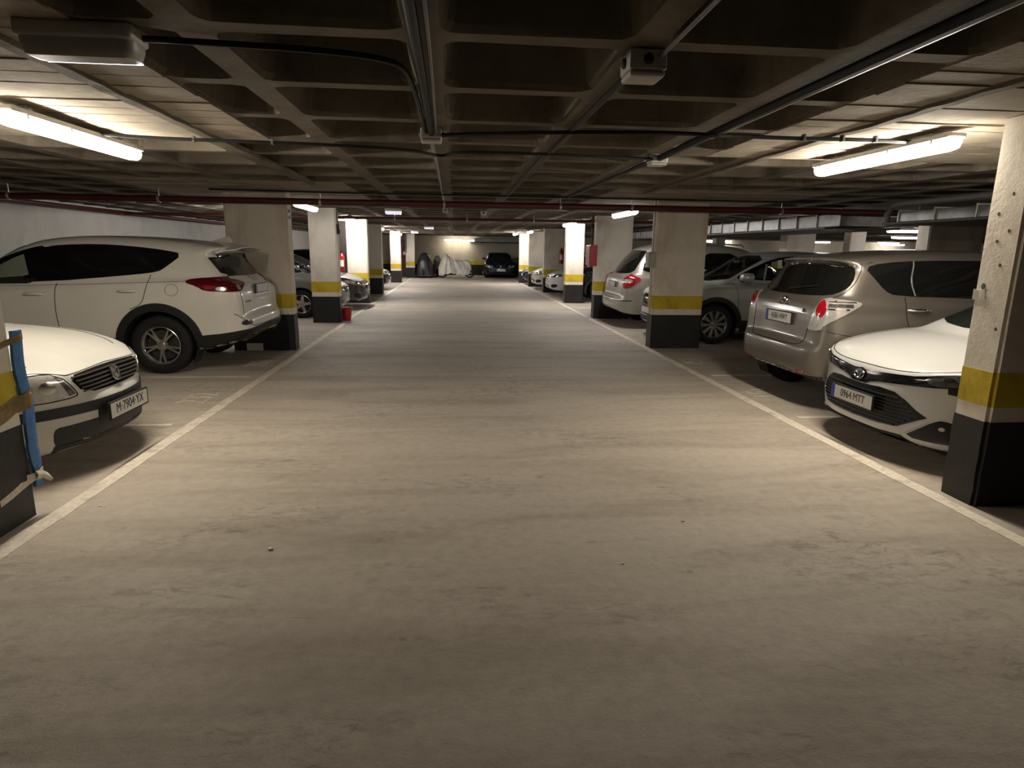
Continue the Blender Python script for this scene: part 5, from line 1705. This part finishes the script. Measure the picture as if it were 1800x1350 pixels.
def cable(name, pts, r, label, m=M_CABLE, cat='cable', n=6, clips=()):
    org = Vector(pts[0])
    bm = bmesh.new()
    P = [tuple(p) for p in chaikin(pts, 2, False)] if len(pts) > 2 else pts
    tube(bm, [Vector(p) - org for p in P], r, n)
    o = done(bm, name, m, None, 60, loc=org)
    tag(o, label, cat)
    for p in clips:
        bm = bmesh.new()
        box(bm, Vector(p) - org + Vector((0, 0, .006)), (.018, r * 2 + .010, r * 2 + .016), .003)
        done(bm, 'cable_clip', M_CONDUIT, o)
    return o
zc = ZC - .032
zx = zc - .016
cable('conduit', [(-2.48, 4.85, zx), (-2.1, 4.98, zx), (-1.0, 5.03, zx), (-.35, 5.18, zx), (-.20, 5.25, zx - .016), (-.10, 5.36, zx - .02), (.03, 5.2, zx), (.8, 5.22, zx), (1.66, 5.33, zx)], .013, 'dark cable from the lamp over the saloon, sagging under the middle ceiling rib', M_CABLE, clips=((-1.9, 4.99, zx), (-1.35, 5.02, zx)))
cable('conduit', [(-.08, 4.5, zx), (.7, 4.25, zx), (1.55, 4.16, zx), (1.68, 4.14, zx - .016), (1.85, 4.2, zx), (2.2, 4.23, zx), (2.75, 4.20, zx), (3.12, 4.22, zx)], .014, 'dark cable from the middle junction box to the lamp by the big near pillar', M_CABLE, clips=((2.35, 4.22, zx), (2.62, 4.21, zx), (2.85, 4.20, zx)))
cable('conduit', [(.815, -1.0, zc), (.82, 1.6, zc), (.84, 2.68, zc)], .009, 'pale cable running along a rib into the junction box nearest the camera', M_CONDUIT)
cable('conduit', [(.79, 2.8, zc), (.77, 4.0, zc), (.76, 6.2, zc), (.77, 9.3, zc)], .016, 'thick dark cable along the rib leaving the junction box nearest the camera', M_CABLE)
cable('conduit', [(1.70, -1.0, zc), (1.71, 2.6, zc), (1.73, 5.38, zc)], .026, 'thickest dark cable along a rib, ending in a junction box', M_CABLE)
cable('conduit', [(1.755, -1.0, zc), (1.765, 2.6, zc), (1.78, 4.4, zc)], .008, 'thin pale conduit alongside the thickest cable bundle', mat('pale_conduit', (.40, .38, .35), .4))
cable('conduit', [(1.72, 5.46, zc), (1.70, 7.5, zc), (1.68, 9.4, zc)], .018, 'dark cable along the rib beyond the junction box on the big pillar side', M_CABLE)
cable('conduit', [(-.135, -1.0, zc), (-.14, 2.2, zc), (-.155, 4.5, zc)], .022, 'dark cable along the middle rib into its junction box', M_CABLE)
cable('conduit', [(-.085, -1.0, zc), (-.09, 2.4, zc), (-.12, 4.5, zc)], .009, 'pale thin conduit along the middle rib', M_CONDUIT)
cable('conduit', [(-1.2, 2.72, zc), (-.6, 2.76, zc), (-.25, 2.85, zc), (-.19, 3.1, zc - .005), (-.19, 4.5, zc)], .013, 'dark cable curving from the large emergency light on to the middle rib', M_CABLE)
cable('conduit', [(-.16, 4.64, zc), (-.16, 7, zc), (-.19, 12.8, zc)], .010, 'thin conduit along the middle rib towards the red pipe', M_CONDUIT)
cable('conduit', [(-3.4, 9.3, zc), (-2.0, 9.42, zc), (-.3, 9.45, zc), (1.3, 9.4, zc), (3.2, 9.45, zc), (5.5, 9.45, zc)], .014, 'dark cable across the ceiling just in front of the red pipe', M_CABLE)
def pipe(pts, r, label, clamps=()):
    org = Vector(pts[0])
    bm = bmesh.new()
    tube(bm, [Vector(p) - org for p in pts], r, 14)
    o = done(bm, 'red_pipe', M_PIPE, None, 60, loc=org)
    tag(o, label, 'pipe')
    for p in clamps:
        bm = bmesh.new()
        q = Vector(p) - org
        lathe(bm, [(r + .006, -.016), (r + .006, .016), (r, .016), (r, -.016)], 'X', 14, q, closed=True)
        tube(bm, [q + Vector((0, 0, r)), (q.x, q.y, ZC - org.z + .01)], .006, 6)
        done(bm, 'pipe_hanger', M_SILVERTRIM, o)
    return o
pipe([(-7.6, 9.58, 2.205), (14, 9.58, 2.205)], .047, 'long dull red sprinkler pipe crossing the lane under the ceiling', [(x, 9.58, 2.205) for x in (-6.2, -4.2, -1.95, -.15, 1.6, 2.7, 5.1, 7.4)])
pipe([(-7.6, 15.2, 2.25), (10, 15.2, 2.25)], .035, 'thinner red pipe crossing the ceiling behind the long one', [(x, 15.2, 2.25) for x in (-1.4, .3, 1.9)])
pipe([(-7.45, 3.0, 2.27), (-7.45, 22, 2.27)], .04, 'dark red pipe along the top of the side wall', [])

# ------------------------------------------------------------------ metal ducts in the next bay
M_DUCT = mat('galvanised_duct', (.26, .257, .25), .42, .7, var=.28, scale=5)
M_DUCTDK = mat('duct_shade_dark', (.06, .058, .054), .6, .2)  # shade of the duct underside, put into the colour
def duct(x0, x1, y0, y1, z0, z1, label):
    t = thing('air_duct', label, 'duct', ((x0 + x1) / 2, y0, z0), 0)
    n = max(2, int((y1 - y0) / .62))
    for k in range(n):
        a, b = (y1 - y0) * k / n, (y1 - y0) * (k + 1) / n
        bm = bmesh.new()
        box(bm, (0, (a + b) / 2, (z1 - z0) / 2 + random.uniform(-.006, .006)), (x1 - x0 + random.uniform(-.01, .01), b - a - .012, z1 - z0), .006)
        done(bm, 'duct_section', M_DUCT, t)
        bm = bmesh.new()
        box(bm, (0, b - .006, (z1 - z0) / 2), (x1 - x0 + .05, .03, z1 - z0 + .05), .004)
        done(bm, 'duct_flange', M_DUCT, t)
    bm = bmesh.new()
    box(bm, (0, (y1 - y0) / 2, -.035), (x1 - x0 + .5, y1 - y0, .03))  # added dark sheet standing for the shaded bottom face
    done(bm, 'duct_underside_shade', M_DUCTDK, t)
    return t
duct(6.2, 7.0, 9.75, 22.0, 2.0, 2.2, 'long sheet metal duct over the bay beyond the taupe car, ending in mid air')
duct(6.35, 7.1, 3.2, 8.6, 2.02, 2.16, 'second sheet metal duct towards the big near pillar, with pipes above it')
bm = bmesh.new()
tube(bm, [(6.3, 3.2, 2.26), (6.3, 8.5, 2.26), (6.3, 8.7, 2.24), (6.3, 8.78, 2.14), (6.3, 8.8, 2.0)], .045, 10)
o = done(bm, 'drain_pipe', M_CONDUIT, None, 60)
tag(o, 'grey pipe running above the second duct and bending down at its end', 'pipe')

# ------------------------------------------------------------------ things on pillars
M_REDBOX = mat('hose_cabinet_red', (.30, .02, .02), .4)
M_EXT = mat('extinguisher_red', (.26, .008, .010), .3, coat=.4)
M_WHITE = mat('white_label', (.65, .64, .60), .5)
M_DARKBOARD = mat('dark_backing_board', (.018, .013, .011), .6)
t = thing('hose_cabinet', 'red hose cabinet on the pillar behind the minivan, pipe rising to the ceiling', 'cabinet', (3.155, 14.35, 1.22), 0)
bm = bmesh.new(); box(bm, (0, 0, .235), (.17, .46, .47), .008); done(bm, 'cabinet_body', M_REDBOX, t)
bm = bmesh.new(); box(bm, (-.09, 0, .235), (.012, .42, .43), .004); done(bm, 'cabinet_door', M_REDBOX, t)
bm = bmesh.new(); box(bm, (-.10, -.17, .235), (.02, .02, .06), .004); done(bm, 'latch', M_CHROME, t)
bm = bmesh.new(); tube(bm, [(0, 0, .47), (0, 0, .95), (.0, 0, 1.13)], .022, 8); done(bm, 'riser_pipe', M_PIPE, t)
bm = bmesh.new(); lathe(bm, [(.035, .85), (.04, .87), (.04, .93), (.035, .95)], 'Z', 10); done(bm, 'valve', M_CABLE, t)
def extinguisher(x, y, z, label, s=1.0):
    t = thing('fire_extinguisher', label, 'fire extinguisher', (x, y, z), 0, 'red fire extinguishers')
    bm = bmesh.new()
    lathe(bm, [(.0005, 0), (.07, 0), (.08, .02), (.08, .40), (.07, .45), (.035, .49), (.03, .52), (.0005, .52)], 'Z', 16)
    for v in bm.verts: v.co *= s
    done(bm, 'cylinder', M_EXT, t, 40)
    bm = bmesh.new()
    box(bm, (0, -.01, .545), (.04, .05, .05), .006); box(bm, (0, -.06, .585), (.022, .14, .014), .003)
    for v in bm.verts: v.co *= s
    done(bm, 'valve_head', M_CABLE, t)
    bm = bmesh.new()
    tube(bm, [(.03, 0, .55), (.11, 0, .52), (.13, 0, .35), (.10, 0, .16)], .012, 6)
    for v in bm.verts: v.co *= s
    done(bm, 'hose', M_CABLE, t)
    bm = bmesh.new()
    n = 7
    A = [[bm.verts.new((.0815 * math.cos(a), .0815 * math.sin(a), zz)) for a in [(-PI * .5) + (k / n - .5) * 1.6 for k in range(n + 1)]] for zz in (.14, .32)]
    for k in range(n): bm.faces.new((A[0][k], A[0][k + 1], A[1][k + 1], A[1][k]))
    for v in bm.verts: v.co *= s
    done(bm, 'label_sticker', M_WHITE, t)
    return t
o = box_obj('backing_board', (-3.14, 18.178, 1.58), (.20, .03, 1.42), M_DARKBOARD)
tag(o, 'tall dark board on the brightly lit pillar, extinguisher in front of it', 'board')
extinguisher(-3.17, 18.07, .90, 'extinguisher on the dark board of the brightly lit pillar, behind the grey car')
extinguisher(3.97, 23.30, 1.08, 'extinguisher with white stickers on the shaded pillar behind the twin-grille car')
extinguisher(3.98, 27.12, 1.0, 'dark extinguisher on the shaded pillar behind the small white car', .9)
extinguisher(-2.80, 35.48, 1.08, 'extinguisher against the dark red door, far end')
def small_box(name, c, s, m, label, cat, lidm=None):
    t = thing(name, label, cat, c, 0)
    bm = bmesh.new(); box(bm, (0, 0, 0), s, .005); done(bm, 'box_body', m, t)
    bm = bmesh.new(); box(bm, (-s[0] * .5 - .003 if s[0] < s[1] else 0, -s[1] * .5 - .003 if s[1] <= s[0] else 0, 0), (.008 if s[0] < s[1] else s[0] * .9, .008 if s[1] <= s[0] else s[1] * .9, s[2] * .92), .002); done(bm, 'box_lid', lidm or m, t)
    return t
t = small_box('electric_box', (3.14, 9.88, 1.43), (.10, .17, .25), M_JB, 'small grey electric box on the wide pillar by the minivan', 'electric box')
bm = bmesh.new(); tube(bm, [(0.03, 0, .12), (.035, 0, ZC - 1.43)], .011, 8); done(bm, 'conduit', M_JB, t)
bm = bmesh.new(); tube(bm, [(0.03, 0, -.12), (.035, 0, -.86)], .009, 8); done(bm, 'lower_conduit', M_JB, t)
M_SIGN = mat('pictogram_sign_white', (.62, .62, .57), .5)
M_SIGNDK = mat('pictogram_sign_dark', (.03, .03, .028), .5)
t = thing('pillar_sign', 'small white pictogram sign near the top of the wide pillar beside the white SUV', 'sign', (-2.452, 9.755, 2.03), 0)
bm = bmesh.new(); box(bm, (0, 0, 0), (.006, .17, .20)); done(bm, 'sign_plate', M_SIGN, t)
bm = bmesh.new()
for (y, z, a, b) in ((-.035, .04, .05, .06), (.03, .05, .05, .05), (-.03, -.045, .05, .05), (.04, -.04, .04, .07)):
    box(bm, (.0035, y, z), (.003, a, b))
done(bm, 'pictogram', M_SIGNDK, t)
t = small_box('switch_box', (-2.39, 13.38, 1.93), (.05, .10, .20), M_CABLE, 'dark switch box high on the pillar with the red bucket, cable looping above', 'switch box')
bm = bmesh.new(); tube(bm, [(0, 0, .09), (-.01, -.05, .25), (-.005, -.03, .38), (.0, 0, ZC - 1.93)], .010, 6); done(bm, 'cable', M_CABLE, t)
bm = bmesh.new(); box(bm, (.028, .0, .06), (.006, .07, .15)); done(bm, 'notice', M_SIGN, t)
o = cable('hanging_cable', [(-2.62, 34.66, ZC - .01), (-2.62, 34.66, 1.5), (-2.62, 34.66, 1.35)], .02, 'dark cable hanging down the farthest pillar', M_CABLE)
# red bucket
M_BUCKET = mat('red_plastic_bucket', (.42, .012, .02), .35)
t = thing('bucket', 'red plastic bucket standing on the floor beside a pillar', 'bucket', (-2.36, 13.72, 0), 0)
bm = bmesh.new()
lathe(bm, [(.0005, .0), (.085, .0), (.092, .01), (.125, .27), (.135, .275), (.135, .285), (.120, .283), (.088, .015), (.0005, .012)], 'Z', 24)
done(bm, 'bucket_body', M_BUCKET, t, 40)
bm = bmesh.new()
tube(bm, [(.13 * math.cos(a), .10 * math.sin(a) - .02, .27 - .09 * math.sin(a)) for a in [PI * k / 12 for k in range(13)]], .004, 6)
done(bm, 'bucket_handle', M_SILVERTRIM, t, 60)
# blue foam strap taped down the edge of the first pillar
M_STRAP = mat('blue_foam_strap', (.06, .18, .42), .6, var=.25, scale=14)
M_BTAPE = mat('brown_packing_tape', (.20, .13, .04), .3, spec=.6, var=.3, scale=25)
def strip(name, m, parent, rows, th=.012):
    """rows: list of (left point, right point)"""
    bm = bmesh.new()
    R = []
    for a, b in rows:
        a, b = Vector(a), Vector(b)
        mid = (a + b) / 2
        R.append([bm.verts.new(a), bm.verts.new(mid + Vector((.012, 0, 0))), bm.verts.new(b)])
    for A, B in zip(R, R[1:]):
        for k in range(2):
            bm.faces.new((A[k], A[k + 1], B[k + 1], B[k]))
    r = bmesh.ops.extrude_face_region(bm, geom=bm.faces[:])
    bmesh.ops.translate(bm, verts=[g for g in r['geom'] if isinstance(g, bmesh.types.BMVert)], vec=(-th, 0, 0))
    return done(bm, name, m, parent, 50)
t = thing('edge_guard', 'blue foam strap taped down the corner of the pillar at the edge of the photo', 'edge guard', (-2.435, 3.62, 0), 0)
rows = []
for k in range(21):
    z = .17 + (1.08 - .17) * k / 20
    sway = .008 * math.sin(k * .7) + (.010 if 5 < k < 12 else 0)
    wdt = .036 if z > .28 else .026
    rows.append(((.000 + sway * .2, .02 - wdt + sway, z), (.006, .02 + wdt + sway, z)))
strip('foam_strap', M_STRAP, t, rows, .016)
def wrap_tape(name, m, zs, y0, jag=.006, lift=0.):
    """a tape band going along the pillar face and over the strap"""
    ys = [y0, y0 + .08, y0 + .15, -.045, -.02, .012, .05, .066]
    xs = [-.0165, -.0165, -.0165, -.0165, .010, .022, .016, -.004]
    rr = [((x + lift, y, zs[0] + random.uniform(-jag, jag) + (y + .05) * .25), (x + lift, y, zs[1] + random.uniform(-jag, jag) + (y + .05) * .25)) for x, y in zip(xs, ys)]
    bm = bmesh.new()
    A = [bm.verts.new(a) for a, b in rr]
    B = [bm.verts.new(b) for a, b in rr]
    for k in range(len(A) - 1):
        bm.faces.new((A[k], A[k + 1], B[k + 1], B[k]))
    r = bmesh.ops.extrude_face_region(bm, geom=bm.faces[:])
    bmesh.ops.translate(bm, verts=[g for g in r['geom'] if isinstance(g, bmesh.types.BMVert)], vec=(-.0025, 0, 0))
    done(bm, name, m, t, 60)
wrap_tape('tape_band', M_BTAPE, (.715, .62), -.27)
wrap_tape('tape_band', M_BTAPE, (.69, .655), -.27, .004, .002)
wrap_tape('tape_band', M_BTAPE, (1.035, 1.0), -.27)
wrap_tape('tape_band', M_TAPE, (.245, .20), -.27, .01)
strip('tape_flap', M_TAPE, t, [((.018, -.02, .27), (.018, -.015, .225)), ((.022, .025, .262), (.022, .025, .215)), ((.034, .055, .235), (.03, .05, .19)), ((.04, .075, .20), (.036, .07, .175))], .004)
# dark red door in the side wall, far end
M_DOORRED = mat('dark_red_door_paint', (.06, .012, .012), .5)
t = thing('service_door', 'dark red service door beside the farthest pillar', 'door', (-2.95, 35.6, 0), 0)
bm = bmesh.new(); box(bm, (0, 0, 1.0), (.86, .05, 2.0), .004); done(bm, 'door_leaf', M_DOORRED, t)
bm = bmesh.new()
for q in ((-.46, .06), (.46, .06)): box(bm, (q[0], 0, 1.0), (.06, .10, 2.04))
box(bm, (0, 0, 2.03), (.98, .10, .06)); done(bm, 'door_frame', mat('door_frame_red', (.2, .02, .02), .5), t)
bm = bmesh.new(); box(bm, (-.33, -.06, 1.0), (.12, .05, .03), .008); done(bm, 'door_handle', M_CHROME, t)
# skirting bands on the end wall
o = box_obj('wall_band', (13, 38.965, .75), (41.6, .02, .22), M_YEL, None); o.name = 'trim_1'; struct(o)
o = box_obj('wall_base', (13, 38.96, .32), (41.6, .03, .64), M_BLK, None); o.name = 'baseboard_back'; struct(o)
duct(1.2, 3.9, 38.2, 38.9, 2.02, 2.2, 'short metal duct on the end wall above the dark blue saloon')

# ------------------------------------------------------------------ covered motorcycles
M_TARP = mat('grey_silver_tarp', (.64, .61, .54), .5, var=.12, scale=6, spec=.4)
M_TARPDK = mat('black_tarp', (.02, .021, .024), .45, var=.2)
def tarp(name, m, parent, prof, wid, folds, seed, nseg=46, hem=.14, peak=None):
    """a sheet thrown over a machine: prof = (x, top height, half width)"""
    rnd = random.Random(seed)
    xs = [p[0] for p in prof]
    bm = bmesh.new()
    rows = []
    for i in range(nseg + 1):
        x = xs[0] + (xs[-1] - xs[0]) * i / nseg
        hgt = float(np.interp(x, xs, [p[1] for p in prof]))
        hw_ = float(np.interp(x, xs, [p[2] for p in prof]))
        row = []
        nn = 40
        for k in range(nn + 1):
            a = PI * k / nn
            cx = math.cos(a)
            sy = max(0., math.sin(a)) ** .55
            y = hw_ * (abs(cx) ** .6) * (1 if cx > 0 else -1) * (1 + .35 * (1 - sy))
            zlow = hem + .05 * math.sin(x * 5 + seed) + folds * .5 * math.sin(x * 23 + k)
            z = zlow + (hgt - zlow) * sy
            fold = folds * (1 - sy * .75) * (math.sin(x * 17 + 2.2 * z * 3 + seed) + .6 * math.sin(x * 31 - z * 9 + seed * 2))
            if peak:
                ph = math.atan2(z - peak[1] - .25, x - peak[0])
                rr = math.hypot(z - peak[1], x - peak[0])
                fold = .35 * fold + peak[2] * min(1, rr / .5) * (math.sin(15 * ph + seed) + .5 * math.sin(27 * ph + 2.1 * seed + 3 * rr)) * (1 - .6 * sy)
            y += fold * (1 if cx > 0 else -1)
            z += folds * .35 * math.sin(x * 13 + k * .9)
            row.append(bm.verts.new((x + fold * .3, y, max(.03, z))))
        rows.append(row)
    for A, B in zip(rows, rows[1:]):
        for k in range(len(A) - 1):
            bm.faces.new((A[k], A[k + 1], B[k + 1], B[k]))
    for row in (rows[0], rows[-1]):
        bm.faces.new(row)
    return done(bm, name, m, parent, 70)
def moto_wheel(parent, x, r=.30):
    bm = bmesh.new()
    lathe(bm, [(r - .07, -.045), (r - .02, -.055), (r, -.02), (r, .02), (r - .02, .055), (r - .07, .045)], 'Y', 24, (x, 0, r), closed=True)
    o = done(bm, 'wheel', M_TYRE, parent, 50)
    bm = bmesh.new()
    for k in range(5):
        a = 2 * PI * k / 5
        tube(bm, [(x, 0, r), (x + (r - .06) * math.cos(a), 0, r + (r - .06) * math.sin(a))], .014, 5)
    done(bm, 'spokes', M_DISC, o)
t = thing('covered_motorcycle', 'big motorcycle under a wrinkled silver tarpaulin at the end wall', 'motorcycle', (.04, 35.3, 0), .06)
tarp('tarpaulin', M_TARP, t, [(-.95, .55, .20), (-.80, .95, .26), (-.62, 1.28, .34), (-.52, 1.34, .36), (-.38, 1.18, .34), (-.1, 1.02, .32), (.25, .95, .30), (.62, .97, .27), (.80, .90, .24), (.90, .55, .2)], 0, .035, 3, 96, .20, (-.50, 1.34, .045))
moto_wheel(t, -.72); moto_wheel(t, .80)
bm = bmesh.new(); tube(bm, [(.45, -.2, .30), (.8, -.24, .34), (1.02, -.24, .40)], [.05, .06, .055], 10); done(bm, 'exhaust', M_DISC, t, 50)
t = thing('covered_motorcycle', 'motorcycle under a black cover next to the farthest pillar', 'motorcycle', (-1.64, 35.4, 0), 1.5)
tarp('tarpaulin', M_TARPDK, t, [(-.95, .5, .25), (-.80, .95, .28), (-.55, 1.28, .33), (-.3, 1.34, .34), (.1, 1.25, .34), (.6, 1.0, .28), (.9, .5, .25)], 0, .03, 5, 60, .10, (-.4, 1.34, .03))
moto_wheel(t, -.70); moto_wheel(t, .70)
t = thing('covered_motorcycle', 'narrow motorcycle under a grey cover between the black cover and the silver tarpaulin', 'motorcycle', (-.98, 37.0, 0), 1.54)
tarp('tarpaulin', mat('dull_grey_tarp', (.24, .225, .2), .55, var=.2), t, [(-.9, .5, .14), (-.7, 1.0, .18), (-.5, 1.22, .20), (-.2, 1.05, .18), (.3, .95, .18), (.8, .8, .15)], 0, .025, 9, 40, .30)
moto_wheel(t, -.65); moto_wheel(t, .65)
# stray bits on the floor
for (x, y, s, lb) in ((-.97, 3.07, .014, 'tiny pale pebble on the floor on the saloon side'), (.84, 2.8, .008, 'tiny white crumb on the floor in the foreground'), (1.33, 3.27, .009, 'tiny white crumb on the floor toward the big near pillar'), (-2.15, 3.7, .008, 'tiny white crumb near the line by the strapped pillar'), (.68, 7.5, .02, 'white scrap on the floor in the middle distance')):
    bm = bmesh.new()
    bmesh.ops.create_icosphere(bm, subdivisions=2, radius=s)
    for v in bm.verts:
        v.co *= random.uniform(.8, 1.15)
        v.co.z = v.co.z * .55 + s * .5
    tag(done(bm, 'litter_crumb', M_WHITE, None, True, loc=(x, y, 0.0)), lb, 'litter')
o = box_obj('cardboard_piece', (-3.05, 9.645, .055), (.24, .010, .11), M_PAPER)
tag(o, 'pale cardboard piece standing on the floor behind the white SUV tail', 'cardboard')
